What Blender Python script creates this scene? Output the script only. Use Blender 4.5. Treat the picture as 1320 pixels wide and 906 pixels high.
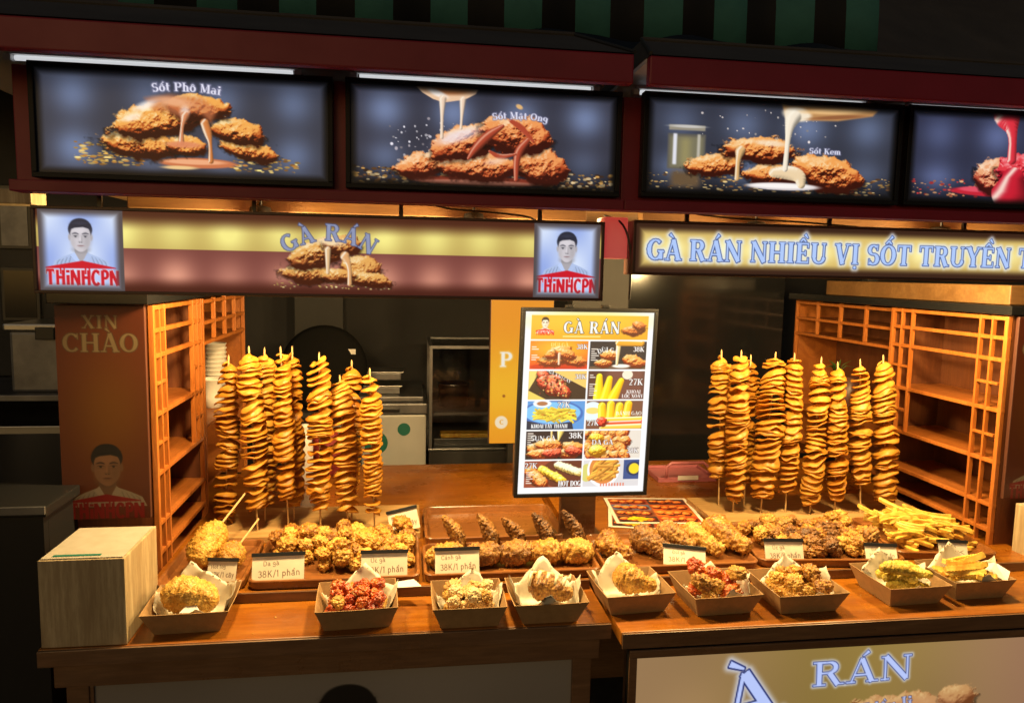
import bpy, bmesh, math, random
import numpy as np
from mathutils import Matrix, Vector
for o in list(bpy.data.objects): bpy.data.objects.remove(o)
SC = bpy.context.scene; COL = SC.collection
# ================================================================ camera, night sky, exposure
def set_camera():
    yaw, pit, rol = [math.radians(v) for v in (8.109, 6.10, 1.114)]
    f = Vector((math.sin(yaw)*math.cos(pit), math.cos(yaw)*math.cos(pit), -math.sin(pit)))
    rt = Vector((math.cos(yaw), -math.sin(yaw), 0)); dn = f.cross(rt)
    r2 = math.cos(rol)*rt-math.sin(rol)*dn; d2 = math.sin(rol)*rt+math.cos(rol)*dn
    cd = bpy.data.cameras.new('camera'); co = bpy.data.objects.new('camera', cd); COL.objects.link(co)
    m = Matrix((r2, -d2, -f)).transposed().to_4x4(); m.translation = (0, 0, 1.6); co.matrix_world = m
    cd.sensor_width = 36; cd.lens = 25.99; cd.clip_start = .02; cd.clip_end = 500; SC.camera = co
set_camera()
W = bpy.data.worlds.new('World'); SC.world = W; W.use_nodes = True
nt = W.node_tree; bg = nt.nodes['Background']; sky = nt.nodes.new('ShaderNodeTexSky'); sky.sky_type = 'NISHITA'; sky.sun_disc = False
sky.sun_elevation = math.radians(7); sky.sun_rotation = math.radians(200); sky.dust_density = 3
nt.links.new(sky.outputs[0], bg.inputs[0]); bg.inputs[1].default_value = SKY_STRENGTH = .034
SC.view_settings.view_transform = 'Standard'; SC.view_settings.look = 'None'; SC.view_settings.exposure = 0; SC.view_settings.gamma = 1
SC.cycles.use_denoising = True; SC.cycles.max_bounces = 7; SC.cycles.sample_clamp_indirect = 4
LAMP_W = 34.0; LAMP_COL = (1.0, .69, .29); TUBE = .62
# lamps behind the hanging boards (bulb in a metal shade) are built further down by display_lamp(), the tubes by roof_tube()
# ---------------------------------------------------------------- noise
def _h2(ix, iy, seed):
    n = (ix.astype(np.int64)*374761393 + iy.astype(np.int64)*668265263 + seed*982451653) & 0xffffffff
    n = ((n ^ (n >> 13))*1274126177) & 0xffffffff
    return ((n ^ (n >> 16)) & 0xffff)/65535.0
def vn2(x, y, seed=0):
    ix = np.floor(x); iy = np.floor(y); fx = x-ix; fy = y-iy
    fx = fx*fx*(3-2*fx); fy = fy*fy*(3-2*fy)
    a = _h2(ix, iy, seed); b = _h2(ix+1, iy, seed); c = _h2(ix, iy+1, seed); d = _h2(ix+1, iy+1, seed)
    return (a*(1-fx)+b*fx)*(1-fy)+(c*(1-fx)+d*fx)*fy
def fbm2(x, y, o=4, seed=0):
    s = 0; a = .5; t = 0
    for i in range(o):
        s = s+a*vn2(x*2**i, y*2**i, seed+i*17); t += a; a *= .55
    return s/t
def sst(a, b, x):
    t = np.clip((x-a)/(b-a), 0, 1); return t*t*(3-2*t)
def C8(*c): return np.array(c, dtype=float)/255.
# ---------------------------------------------------------------- lettering: strokes of varying width, with serifs
def arc(cx, cy, rx, ry, a0, a1, wt, wk, n=14):
    """elliptical arc; wk on the sides, wt on top and bottom"""
    t = np.radians(np.linspace(a0, a1, n)); out = []
    for i in range(n-1):
        p = (cx+rx*np.cos(t[i]), cy+ry*np.sin(t[i])); q = (cx+rx*np.cos(t[i+1]), cy+ry*np.sin(t[i+1]))
        w = lambda u: wt+(wk-wt)*abs(np.cos(u))**1.5
        dx, dy = (q[0]-p[0])*.22, (q[1]-p[1])*.22     # overlap so the joints close
        out.append((p[0]-dx*(i > 0), p[1]-dy*(i > 0), q[0]+dx*(i < n-2), q[1]+dy*(i < n-2), w(t[i]), w(t[i+1])))
    return out
def glyph(ch, T=.21, t=.075, sf=True):
    S = .06
    def st(x, w=T, y0=0, y1=1, top=True, bot=True):
        o = [(x, y0, x, y1, w, w)]
        if sf:
            if bot: o.append((x-w/2-.08, y0+S/2, x+w/2+.08, y0+S/2, S, S))
            if top: o.append((x-w/2-.08, y1-S/2, x+w/2+.08, y1-S/2, S, S))
        return o
    def ln(x0, y0, x1, y1, w=t, w2=None): return [(x0, y0, x1, y1, w, w if w2 is None else w2)]
    def se(x, y, w=.28): return [(x-w/2, y+(S/2 if y < .5 else -S/2), x+w/2, y+(S/2 if y < .5 else -S/2), S, S)] if sf else []
    g = {
    'A': (.92, ln(.14, 0, .44, 1, t)+ln(.46, 1, .78, 0, T)+ln(.22, .32, .64, .32, t)+se(.13, 0)+se(.78, 0, .36)),
    'G': (.92, arc(.46, .5, .36, .46, 48, 330, t, T)+st(.78, T*.8, .04, .44, True, False)+ln(.6, .44, .92, .44, S)),
    'C': (.84, arc(.46, .5, .36, .46, 42, 318, t, T)+ln(.76, .98, .76, .68, .05)),
    'R': (.92, st(.2)+ln(.2, .95, .48, .95)+arc(.47, .74, .22, .22, -90, 90, t, T*.95)+ln(.25, .52, .48, .52)+ln(.5, .52, .76, 0, T)+se(.82, 0, .26)),
    'N': (1., st(.16, t*1.1)+st(.84, t*1.1, 0, 1, True, False)+ln(.17, 1, .82, 0, T)),
    'H': (1., st(.2)+st(.8)+ln(.2, .5, .8, .5)), 'I': (.46, st(.23)),
    'E': (.82, st(.2)+ln(.2, .965, .72, .965)+ln(.2, .5, .56, .5)+ln(.2, .035, .74, .035)+ln(.72, 1, .72, .76, S)+ln(.74, 0, .74, .26, S)+ln(.56, .38, .56, .62, S)),
    'U': (.96, st(.2, T, .28, 1, True, False)+st(.78, t, .28, 1, True, False)+arc(.49, .3, .29, .27, 180, 360, t, T*.8)),
    'V': (.92, ln(.16, 1, .46, 0, T)+ln(.76, 1, .48, 0, t)+se(.16, 1, .36)+se(.78, 1)),
    'Y': (.9, ln(.14, 1, .44, .46, T)+ln(.78, 1, .48, .46, t)+st(.46, T, 0, .48, False, True)+se(.14, 1, .36)+se(.8, 1)),
    'X': (.92, ln(.16, 1, .76, 0, T)+ln(.76, 1, .16, 0, t)+se(.16, 1, .34)+se(.78, 1)+se(.14, 0)+se(.76, 0, .34)),
    'S': (.74, arc(.37, .74, .24, .22, 40, 270, t, T*.85)+arc(.37, .28, .26, .25, 90, -140, t, T)+ln(.62, 1, .6, .72, .05)+ln(.12, 0, .13, .28, .05)),
    'T': (.88, st(.44, T, 0, 1, False)+ln(.06, .965, .82, .965)+ln(.06, 1, .06, .72, S)+ln(.82, 1, .82, .72, S)),
    'O': (.94, arc(.47, .5, .36, .46, 0, 360, t, T, 28)), 'D': (.94, st(.2)+ln(.2, .965, .46, .965)+ln(.2, .035, .46, .035)+arc(.44, .5, .38, .465, -90, 90, t, T)),
    'P': (.84, st(.2)+ln(.2, .965, .5, .965)+arc(.46, .72, .26, .245, -90, 90, t, T)+ln(.2, .475, .48, .475)),
    'K': (.92, st(.2)+ln(.26, .42, .74, 1, t)+ln(.4, .58, .76, 0, T)+se(.74, 1)+se(.78, 0)),
    'B': (.86, st(.2)+ln(.2, .965, .46, .965)+arc(.44, .74, .22, .225, -90, 90, t, T)+ln(.2, .515, .48, .515)+arc(.46, .275, .27, .24, -90, 90, t, T)+ln(.2, .035, .48, .035)),
    'M': (1.14, st(.16, t*1.1)+st(.94, T)+ln(.18, 1, .52, .1, T)+ln(.88, 1, .54, .1, t)),
    'L': (.78, st(.2)+ln(.2, .035, .72, .035)+ln(.72, 0, .72, .28, S)),
    'Q': (.94, arc(.47, .5, .36, .46, 0, 360, t, T, 28)+ln(.5, .2, .86, -.14, t*1.5)),
    'o': (.66, arc(.33, .34, .24, .31, 0, 360, t, T, 22)), 'c': (.58, arc(.33, .34, .24, .31, 45, 315, t, T)),
    'e': (.62, arc(.32, .34, .24, .31, 0, 318, t, T)+ln(.1, .36, .56, .36)),
    't': (.46, ln(.2, .1, .2, .92, T)+ln(.04, .64, .42, .64)+arc(.32, .13, .12, .1, 180, 300, t, t)),
    'h': (.74, st(.17, T, 0, 1)+arc(.36, .4, .2, .25, 0, 170, t, T)+st(.56, T, 0, .42, False)),
    'n': (.74, st(.17, T, 0, .66)+arc(.36, .4, .2, .25, 0, 170, t, T)+st(.56, T, 0, .42, False)),
    'm': (1.08, st(.17, T, 0, .66)+arc(.34, .4, .18, .25, 0, 170, t, T)+st(.52, T, 0, .42, False)+arc(.7, .4, .18, .25, 0, 170, t, T)+st(.88, T, 0, .42, False)),
    'a': (.66, arc(.28, .2, .2, .18, 0, 360, t, T, 18)+ln(.48, .06, .48, .46, T)+arc(.3, .46, .19, .2, 0, 150, t, t)+ln(.48, .04, .62, .05)),
    'i': (.36, st(.18, T, 0, .66)+ln(.18, .82, .18, .98, T*1.1)),
    'g': (.66, arc(.3, .42, .22, .24, 0, 360, t, T, 20)+ln(.52, .6, .52, -.1, T)+arc(.3, -.1, .22, .18, 180, 360, t, t*1.4)),
    'p': (.68, st(.16, T, -.32, .66)+arc(.36, .34, .22, .3, -150, 150, t, T)), 'y': (.62, ln(.1, .66, .34, 0, T)+ln(.56, .66, .2, -.32, t)),
    'u': (.7, ln(.14, .66, .14, .2, T)+arc(.33, .22, .19, .2, 180, 360, t, t)+ln(.53, .66, .53, 0, T)),
    'l': (.34, st(.17)), 'r': (.5, st(.17, T, 0, .66)+arc(.34, .44, .15, .2, 40, 170, t, t)), 'k': (.7, st(.17)+ln(.22, .26, .56, .66)+ln(.32, .4, .6, 0, T)),
    '3': (.66, arc(.3, .75, .22, .2, -80, 150, t, T)+arc(.3, .28, .25, .25, -150, 85, t, T)), '8': (.68, arc(.33, .75, .2, .21, 0, 360, t, T*.8, 20)+arc(.33, .27, .25, .25, 0, 360, t, T*.9, 20)),
    '2': (.66, arc(.3, .7, .22, .25, -20, 160, t, T)+ln(.5, .6, .1, .04, T*.8, t)+ln(.08, .05, .58, .05, t*1.4)), '7': (.62, ln(.06, .94, .56, .94, t*1.4)+ln(.54, .94, .24, 0, t, T)),
    '1': (.4, st(.22)+ln(.06, .8, .2, .95)), '0': (.68, arc(.33, .5, .25, .45, 0, 360, t, T, 20)), '/': (.5, ln(.05, -.1, .42, 1.05, t)), '-': (.5, ln(.08, .4, .42, .4, t*1.5)),
    ' ': (.34, []), '.': (.3, ln(.1, .02, .1, .12, .12)),
    }
    return g.get(ch, (.5, st(.25)))
MARK = {'Ở': 'O', 'ị': 'i.', 'Ạ': 'A.', 'ạ': 'a.', 'Ắ': "A'", 'Ô': 'O^', 'ỏ': 'o', 'ơ': 'o', 'ắc': 'a', 'À': 'A`', 'Á': "A'", 'Ề': 'E^`', 'Ị': 'I.', 'Ố': "O^'", 'ố': "o^'", 'ô': 'o^', 'ậ': 'a^.', 'à': 'a`', 'ầ': 'a^`', 'â': 'a^', 'á': "a'", 'ù': 'u`', 'Ứ': "U'", 'Đ': 'D-', 'ỗ': 'o^',
        'Ù': 'U`', 'Ụ': 'U.', 'Â': 'A^', 'ề': 'e^`', 'Ẩ': 'A^', 'Ộ': 'O^.', 'Ầ': 'A^`', 'Ế': "E^'", 'ứ': "u'", 'ắ': "a'", 'Ọ': 'O.'}
def layout(text, T=.21, t=.075, sf=True, gap=.06):
    """strokes of a line of text in em units (cap height 1), and its width"""
    x = 0; out = []
    for ch in text:
        m = MARK.get(ch, ch); w, s = glyph(m[0], T, t, sf)
        low = m[0].islower(); b = .72 if low else 1.06; cx = w*.5
        s = list(s); hat = '^' in m[1:]
        for k in m[1:]:
            if k == '^': s += [(cx-.17, b, cx, b+.15, .07, .1), (cx, b+.15, cx+.17, b, .1, .07)]
            if k == '`': y = b+(.16 if hat else 0); s += [(cx-.2+(.3 if hat else 0), y+.2, cx+.0+(.26 if hat else 0), y+.03, .13, .05)]
            if k == "'": y = b+(.16 if hat else 0); s += [(cx+.2+(.02 if hat else 0), y+.22, cx+.02, y+.03, .13, .05)]
            if k == '.': s += [(cx, -.22, cx, -.12, .13, .13)]
            if k == '-': s += [(0, .5, .4, .5, .07, .07)]
        out.append((x, w, s)); x += w+gap
    return out, x-gap
class Canvas:
    def __init__(s, W, H, col=(0, 0, 0), k=1.):
        s.W, s.H, s.k = W, H, k; s.A = W/H/k
        s.a = np.zeros((H, W, 3)); s.a[:] = C8(*col)
        s.x, s.y = np.meshgrid((np.arange(W)+.5)/H/k, (np.arange(H)+.5)/H); s.px = 1/H
    def mix(s, m, col):
        s.a += (np.asarray(col)-s.a)*m[..., None]
    def win(s, x0, x1, y0, y1):
        i0 = max(0, int(x0*s.H*s.k)); i1 = min(s.W, int(x1*s.H*s.k)+2); j0 = max(0, int(y0*s.H)); j1 = min(s.H, int(y1*s.H)+2)
        return (slice(j0, j1), slice(i0, i1)) if i1 > i0 and j1 > j0 else None
    def rect(s, x0, x1, y0, y1, col, soft=0):
        e = max(soft, s.px*.5)
        m = sst(x0-e, x0+e, s.x)*(1-sst(x1-e, x1+e, s.x))*sst(y0-e, y0+e, s.y)*(1-sst(y1-e, y1+e, s.y)); s.mix(m, C8(*col))
    def ell(s, cx, cy, rx, ry, col, rot=0, soft=None, al=1):
        c, n = np.cos(rot), np.sin(rot); u = (s.x-cx)*c+(s.y-cy)*n; v = -(s.x-cx)*n+(s.y-cy)*c
        r = np.sqrt((u/rx)**2+(v/ry)**2); e = s.px/min(rx, ry) if soft is None else soft
        s.mix(al*(1-sst(1-e, 1+e, r)), C8(*col))
    def poly(s, pts, col, soft=None, al=1):
        """filled convex/concave polygon by winding, softened edge"""
        p = np.array(pts); d = np.full(s.x.shape, 9.); ins = np.zeros(s.x.shape, bool)
        for i in range(len(p)):
            a, b = p[i-1], p[i]; ab = b-a; t = np.clip(((s.x-a[0])*ab[0]+(s.y-a[1])*ab[1])/max(ab@ab, 1e-12), 0, 1)
            d = np.minimum(d, np.hypot(s.x-a[0]-t*ab[0], s.y-a[1]-t*ab[1]))
            c = (a[1] > s.y) != (b[1] > s.y)
            with np.errstate(divide='ignore', invalid='ignore'): ins ^= c & (s.x < (b[0]-a[0])*(s.y-a[1])/(b[1]-a[1]+1e-12)+a[0])
        d = np.where(ins, -d, d); e = s.px*.7 if soft is None else soft
        s.mix(al*(1-sst(-e, e, d)), C8(*col))
    def strokes(s, segs, xf):
        """signed distance of a set of (x0,y0,x1,y1,w0,w1) strokes with square-ish ends; xf maps em to canvas, returns (window, sdf)"""
        P = []
        for (x0, y0, x1, y1, w0, w1) in segs:
            a = xf(x0, y0); b = xf(x1, y1); k = xf.k; P.append((*a, *b, w0*k/2, w1*k/2))
        P = np.array(P)
        if len(P) == 0: return None
        m = P[:, 4:].max()+xf.k*.25
        w = s.win(min(P[:, 0].min(), P[:, 2].min())-m, max(P[:, 0].max(), P[:, 2].max())+m, min(P[:, 1].min(), P[:, 3].min())-m, max(P[:, 1].max(), P[:, 3].max())+m)
        if w is None: return None
        X, Y = s.x[w], s.y[w]; d = np.full(X.shape, 9.)
        for ax, ay, bx, by, wa, wb in P:
            L = max(np.hypot(bx-ax, by-ay), 1e-9); ux, uy = (bx-ax)/L, (by-ay)/L
            q = (X-ax)*ux+(Y-ay)*uy; t = np.clip(q/L, 0, 1)
            perp = np.abs((X-ax)*uy-(Y-ay)*ux)-(wa+(wb-wa)*t); e = np.maximum(-q, q-L)-.0
            rd = np.where(e > 0, np.hypot(np.maximum(e, 0), np.maximum(perp, 0)), perp)
            d = np.minimum(d, rd)
        return w, d
    def text(s, txt, cx, cy, h, col=(255, 255, 255), T=.21, t=.075, sf=True, gap=.06, edge=None, ew=.05, sh=None, glow=None, gw=.2, rot=0, arch=0, sx=1., al=1., fit=None, left=False):
        """one line of lettering, cap height h, centred on (cx,cy) (or starting there)"""
        L, W = layout(txt, T, t, sf, gap); k = h
        if fit: sx = fit/(W*k)
        c, n = np.cos(rot), np.sin(rot); off = 0 if left else -W/2; res = []
        for (gx, gw_, segs) in L:
            if not segs: continue
            def xf(x, y, gx=gx, gw_=gw_):
                X = (off+gx+x)*k*sx; Y = -(y-.5)*k
                if arch:
                    xm = (off+gx+gw_/2)*k*sx; th = xm/arch; X2 = X-xm
                    X, Y = arch*np.sin(th)+X2*np.cos(th)-Y*np.sin(th), arch*(1-np.cos(th))+X2*np.sin(th)+Y*np.cos(th)
                return cx+X*c-Y*n, cy+X*n+Y*c
            xf.k = k
            r = s.strokes(segs, xf)
            if r is not None: res.append(r)
        e = s.px*.6
        def lay(off_, f, colr, a):
            for w, d in res:
                m = f(d)*a
                if off_: m = np.roll(m, off_, (0, 1))
                s.a[w] += (C8(*colr)-s.a[w])*m[..., None]
        if glow: lay(None, lambda d: (1-sst(0, gw*k, d))**2, glow, .8)
        if sh: lay((max(1, int(.05*k*s.H)), max(1, int(.05*k*s.H))), lambda d: 1-sst(-e, e, d-ew*k*.4), sh, al)
        if edge: lay(None, lambda d: 1-sst(-e, e, d-ew*k), edge, al)
        lay(None, lambda d: 1-sst(-e, e, d), col, al)
    # ---- pictures printed on the boards
    def chicken(s, ells, seed=0, pal=((44, 16, 10), (150, 66, 28), (224, 150, 78), (255, 236, 190)), det=1., light=(-.35, -.75, .55), rough=1.):
        """a heap of fried pieces: lumps shaded from a height field; ells = (cx,cy,rx,ry,rot)"""
        pal = [C8(*p) for p in pal]; L = np.array(light); L = L/np.linalg.norm(L)
        for i, (cx, cy, rx, ry, rot) in enumerate(ells):
            m = max(rx, ry)*1.35; w = s.win(cx-m, cx+m, cy-m, cy+m)
            if w is None: continue
            X, Y = s.x[w], s.y[w]; c, n = np.cos(rot), np.sin(rot); q = min(rx, ry)
            u = (X-cx)*c+(Y-cy)*n; v = -(X-cx)*n+(Y-cy)*c; sd = seed*31+i*7
            lo = fbm2(X/q*.9+sd, Y/q*.9, 3, sd)-.5; hi = fbm2(X/q*3.2*det, Y/q*3.2*det+sd, 4, sd+3)-.5
            r = np.sqrt((u/rx)**2+(v/ry)**2)*(1+lo*.55+hi*.35)
            hgt = np.sqrt(np.clip(1-r*r, 0, 1))*q*1.1+q*(lo*.45+hi*.42*rough)
            gy, gx = np.gradient(hgt, s.px)
            nz = 1/np.sqrt(1+gx*gx+gy*gy); sh = np.clip((-gx*L[0]-gy*L[1]+L[2])*nz, 0, 1)
            tone = np.clip(sh*.95+hi*.25+.02-.25*sst(.55, 1, r)*(v > 0), 0, 1)
            col = pal[0]+(pal[1]-pal[0])*sst(0, .38, tone)[..., None]; col = col+(pal[2]-col)*sst(.3, .68, tone)[..., None]; col = col+(pal[3]-col)*(sst(.78, 1.06, tone)*.85)[..., None]
            e = 1.2*s.px/q; a = 1-sst(1-e, 1+e, r)
            sd_ = (1-sst(.95, 1.25, r))*.6*(v > -ry*.2)
            s.a[w] *= (1-sd_*(1-a))[..., None]
            s.a[w] += (col-s.a[w])*a[..., None]
    def drip(s, pts, w, col, hl=(255, 245, 225), dk=None):
        """glossy sauce along a polyline with width per point"""
        p = np.array(pts, float); w = list(w)
        if len(p) > 2:      # smooth the bends
            for _ in range(2):
                q = [p[0]]; v = [w[0]]
                for i in range(len(p)-1): q += [p[i]*.75+p[i+1]*.25, p[i]*.25+p[i+1]*.75]; v += [w[i]*.75+w[i+1]*.25, w[i]*.25+w[i+1]*.75]
                p = np.array(q+[p[-1]]); w = v+[w[-1]]
        m = max(w)*1.3+2*s.px; W_ = s.win(p[:, 0].min()-m, p[:, 0].max()+m, p[:, 1].min()-m, p[:, 1].max()+m)
        if W_ is None: return
        sx, sy = s.x[W_], s.y[W_]; best = np.full(sx.shape, 9.); sg = np.zeros(sx.shape)
        for i in range(len(p)-1):
            a, b = p[i], p[i+1]; ab = b-a; L2 = max(ab@ab, 1e-9); t = np.clip(((sx-a[0])*ab[0]+(sy-a[1])*ab[1])/L2, 0, 1)
            dx = sx-a[0]-t*ab[0]; dy = sy-a[1]-t*ab[1]; ww = w[i]+(w[i+1]-w[i])*t
            d = np.hypot(dx, dy)/ww; k = d < best; best = np.where(k, d, best); sg = np.where(k, (dx*.8+dy*.6)/ww, sg)
        e = s.px/np.mean(w); al = 1-sst(1-e, 1+e, best); col = C8(*col); dk = col*.55 if dk is None else C8(*dk)
        c = col+(dk-col)*sst(.1, .95, sg)[..., None]; c = c+(C8(*hl)-c)*(np.exp(-((sg+.45)/.22)**2)*.85)[..., None]
        s.a[W_] += (c-s.a[W_])*al[..., None]
    def crumbs(s, n, x0, x1, y0, y1, r0, r1, cols, seed=0, flat=.5):
        g = np.random.RandomState(seed)
        for i in range(n):
            cx = g.uniform(x0, x1); cy = g.uniform(y0, y1); r = g.uniform(r0, r1); w = s.win(cx-r*2, cx+r*2, cy-r*2, cy+r*2)
            if w is None: continue
            f = flat*g.uniform(.7, 1.3); d = np.hypot((s.x[w]-cx)/r, (s.y[w]-cy)/(r*f)); k = C8(*cols[g.randint(len(cols))])*g.uniform(.6, 1.1)
            s.a[w] += (np.clip(k, 0, 1)-s.a[w])*(1-sst(.6, 1.25, d))[..., None]
    def fries(s, n, cx, cy, rx, ry, ang, L, wd, col, seed=0, spread=.5):
        g = np.random.RandomState(seed)
        for i in range(n):
            a = ang+g.normal(0, spread); x = cx+g.uniform(-rx, rx); y = cy+g.uniform(-ry, ry); l = L*g.uniform(.7, 1.1)/2; c = np.array(col)*g.uniform(.75, 1.08)
            s.drip([(x-l*np.cos(a), y-l*np.sin(a)), (x+l*np.cos(a), y+l*np.sin(a))], [wd, wd], np.clip(c, 0, 255), hl=np.clip(c*1.25+20, 0, 255), dk=c*.6)
    def bust(s, cx, cy, h, hair=(40, 42, 52), skin=(190, 175, 170), shirt=(200, 208, 222), line=(110, 110, 125), bg=None):
        """line-and-tone portrait: short dark hair, face, open collar; h = chin-to-crown height, cy = centre of the face"""
        q = h; k3 = lambda c_, f: np.clip(np.array(c_, float)*f, 0, 255)
        s.poly([(cx-q*1.0, cy+q*1.12), (cx-q*.88, cy+q*.86), (cx-q*.6, cy+q*.72), (cx-q*.3, cy+q*.6), (cx, cy+q*.75), (cx+q*.3, cy+q*.6), (cx+q*.6, cy+q*.72), (cx+q*.88, cy+q*.86), (cx+q*1.0, cy+q*1.12)], shirt)
        for k in (-1, 1):
            for j in range(4): s.drip([(cx+k*q*(.35+.12*j), cy+q*(.7+.04*j)), (cx+k*q*(.42+.13*j), cy+q*.9), (cx+k*q*(.45+.13*j), cy+q*1.1)], [q*.006, q*.014, q*.006], k3(shirt, .82), hl=k3(shirt, .88))
        s.poly([(cx-q*.2, cy+q*.25), (cx+q*.2, cy+q*.25), (cx+q*.23, cy+q*.66), (cx, cy+q*.92), (cx-q*.23, cy+q*.66)], k3(skin, .84)); s.ell(cx, cy+q*.46, q*.24, q*.1, k3(skin, .6), 0, .8, .7)
        for k in (-1, 1): s.poly([(cx+k*q*.22, cy+q*.54), (cx+k*q*.36, cy+q*.66), (cx+k*q*.17, cy+q*.9), (cx, cy+q*.96)], k3(shirt, 1.08 if k < 0 else 1.02))
        for k in (-1, 1): s.ell(cx+k*q*.36, cy+q*.02, q*.05, q*.12, k3(skin, .86))
        s.ell(cx, cy-q*.25, q*.405, q*.36, hair); s.ell(cx, cy-q*.42, q*.33, q*.22, hair); s.ell(cx, cy-q*.44, q*.26, q*.08, k3(hair, 1.35), 0, .8, .6)
        s.ell(cx, cy-q*.10, q*.335, q*.315, skin); s.poly([(cx-q*.34, cy-q*.12), (cx-q*.36, cy-q*.42), (cx+q*.36, cy-q*.44), (cx+q*.34, cy-q*.12), (cx+q*.29, cy-q*.27), (cx+q*.1, cy-q*.33), (cx-q*.18, cy-q*.30), (cx-q*.29, cy-q*.25)], hair, q*.02); s.ell(cx, cy+q*.12, q*.33, q*.39, skin); s.ell(cx, cy+q*.34, q*.2, q*.2, skin)
        s.ell(cx-q*.02, cy-q*.2, q*.22, q*.08, k3(skin, 1.08), 0, .9, .7); s.ell(cx+q*.22, cy+q*.16, q*.13, q*.3, k3(skin, .82), .1, .9, .7); s.ell(cx-q*.27, cy+q*.2, q*.08, q*.25, k3(skin, .9), -.1, .9, .6)
        for k in (-1, 1):
            s.ell(cx+k*q*.165, cy-q*.01, q*.11, q*.06, k3(skin, .8), 0, .9, .7)
            s.drip([(cx+k*q*.07, cy-q*.09), (cx+k*q*.17, cy-q*.125), (cx+k*q*.28, cy-q*.09)], [q*.012, q*.022, q*.008], k3(line, .6), hl=k3(line, .7))
            s.ell(cx+k*q*.165, cy, q*.06, q*.022, k3(skin, 1.1)); s.ell(cx+k*q*.165, cy, q*.032, q*.026, k3(line, .4)); s.ell(cx+k*q*.165, cy-q*.026, q*.07, q*.012, k3(line, .6), 0, .6)
        s.ell(cx+q*.045, cy+q*.1, q*.03, q*.1, k3(skin, .84), 0, .8, .8); s.ell(cx, cy+q*.19, q*.07, q*.035, k3(skin, .8), 0, .7, .8); s.ell(cx-q*.012, cy+q*.08, q*.022, q*.1, k3(skin, 1.08), 0, .8, .7)
        for k in (-1, 1): s.ell(cx+k*q*.035, cy+q*.205, q*.016, q*.01, k3(line, .6), 0, .5)
        s.ell(cx, cy+q*.325, q*.115, q*.028, k3(skin, .78)*np.array([1, .86, .86]), 0, .5); s.ell(cx, cy+q*.318, q*.11, q*.007, k3(line, .6), 0, .6); s.ell(cx, cy+q*.38, q*.08, q*.02, k3(skin, .86), 0, .8, .7)
    def house_logo(s, cx, cy, w, col=(205, 28, 44), edge=(240, 236, 246)):
        """red roof line over heavy capital lettering"""
        h = w*.2
        s.poly([(cx-w*.5, cy-h*.5), (cx, cy-h*.98), (cx+w*.46, cy-h*.5), (cx+w*.46, cy-h*.44), (cx-w*.5, cy-h*.4)], col)
        s.text('THiNHCPN', cx, cy+h*.24, h*1.1, col, T=.2, t=.19, sf=False, gap=.08, edge=edge if edge is not None else None, ew=.03, fit=w)
        for fx in (-.31, -.262, .03, .082): s.rect(cx+w*fx, cx+w*(fx+.022), cy-h*.5, cy, col)
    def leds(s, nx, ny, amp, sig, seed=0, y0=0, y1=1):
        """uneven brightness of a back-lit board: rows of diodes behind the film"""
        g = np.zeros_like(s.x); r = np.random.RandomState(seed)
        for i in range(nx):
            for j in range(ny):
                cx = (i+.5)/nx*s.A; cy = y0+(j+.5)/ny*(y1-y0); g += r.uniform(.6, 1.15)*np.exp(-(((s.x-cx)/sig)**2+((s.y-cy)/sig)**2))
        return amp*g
    def edge_fade(s, e, k=0.):
        d = np.minimum(np.minimum(s.x, s.A-s.x), np.minimum(s.y, 1-s.y)); s.a *= (k+(1-k)*sst(0, e, d))[..., None]
# ================================================================ the printed boards
SAUCE = (200, 112, 62)
def board_cheese(W, H):
    c = Canvas(W, H, (56, 58, 70), 1.03); A = c.A
    c.a += (c.leds(4, 2, .34, .19, 1)+.0)[..., None]*np.array([.62, .78, 1.05])
    c.crumbs(150, .33, .95, .68, .90, .008, .034, [(226, 176, 84), (250, 214, 130), (190, 130, 60)], 3, .32); c.crumbs(70, 1.75, 2.4, .78, .92, .008, .034, [(226, 176, 84), (250, 214, 130), (190, 130, 60)], 5, .32)
    c.ell(1.45, .855, .36, .05, (204, 116, 74)); c.ell(1.42, .845, .28, .025, (240, 172, 128)); c.ell(1.28, .905, .16, .018, (240, 200, 140))
    P = ((52, 16, 8), (178, 76, 28), (244, 172, 84), (255, 238, 186))
    c.chicken([(1.93, .72, .28, .10, .2), (.95, .70, .40, .135, .06), (1.83, .54, .27, .13, .2), (1.36, .70, .20, .10, .1)], 2, P)
    c.chicken([(1.14, .45, .50, .165, -.24), (1.46, .32, .29, .13, .08)], 9, P)
    c.poly([(.98, .25), (1.2, .2), (1.5, .22), (1.64, .33), (1.58, .46), (1.5, .38), (1.4, .36), (1.3, .42), (1.16, .36), (1.05, .36)], (204, 120, 76), .035, .7)
    c.ell(1.24, .27, .17, .04, (240, 178, 136), .1, .6, .8); c.ell(.98, .32, .1, .035, (255, 244, 236), -.4, .7, .8); c.ell(.86, .44, .08, .03, (255, 240, 226), -.3, .7, .7); c.ell(1.34, .36, .04, .05, (255, 240, 230), .2, .7, .7)
    c.drip([(1.34, .40), (1.31, .5), (1.30, .66)], [.04, .011, .028], (216, 136, 92)); c.drip([(1.52, .46), (1.55, .56), (1.57, .66), (1.57, .83)], [.04, .04, .013, .026], (210, 126, 66))
    c.ell(1.32, .68, .16, .03, (222, 136, 96), 0, .4, .9)
    c.text('Sốt Phô Mai', 1.36, .125, .082, (232, 230, 248), glow=(120, 120, 150), gw=.35, arch=2.4, gap=.08)
    c.edge_fade(.09, .1); return np.clip(c.a, 0, 1)
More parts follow.
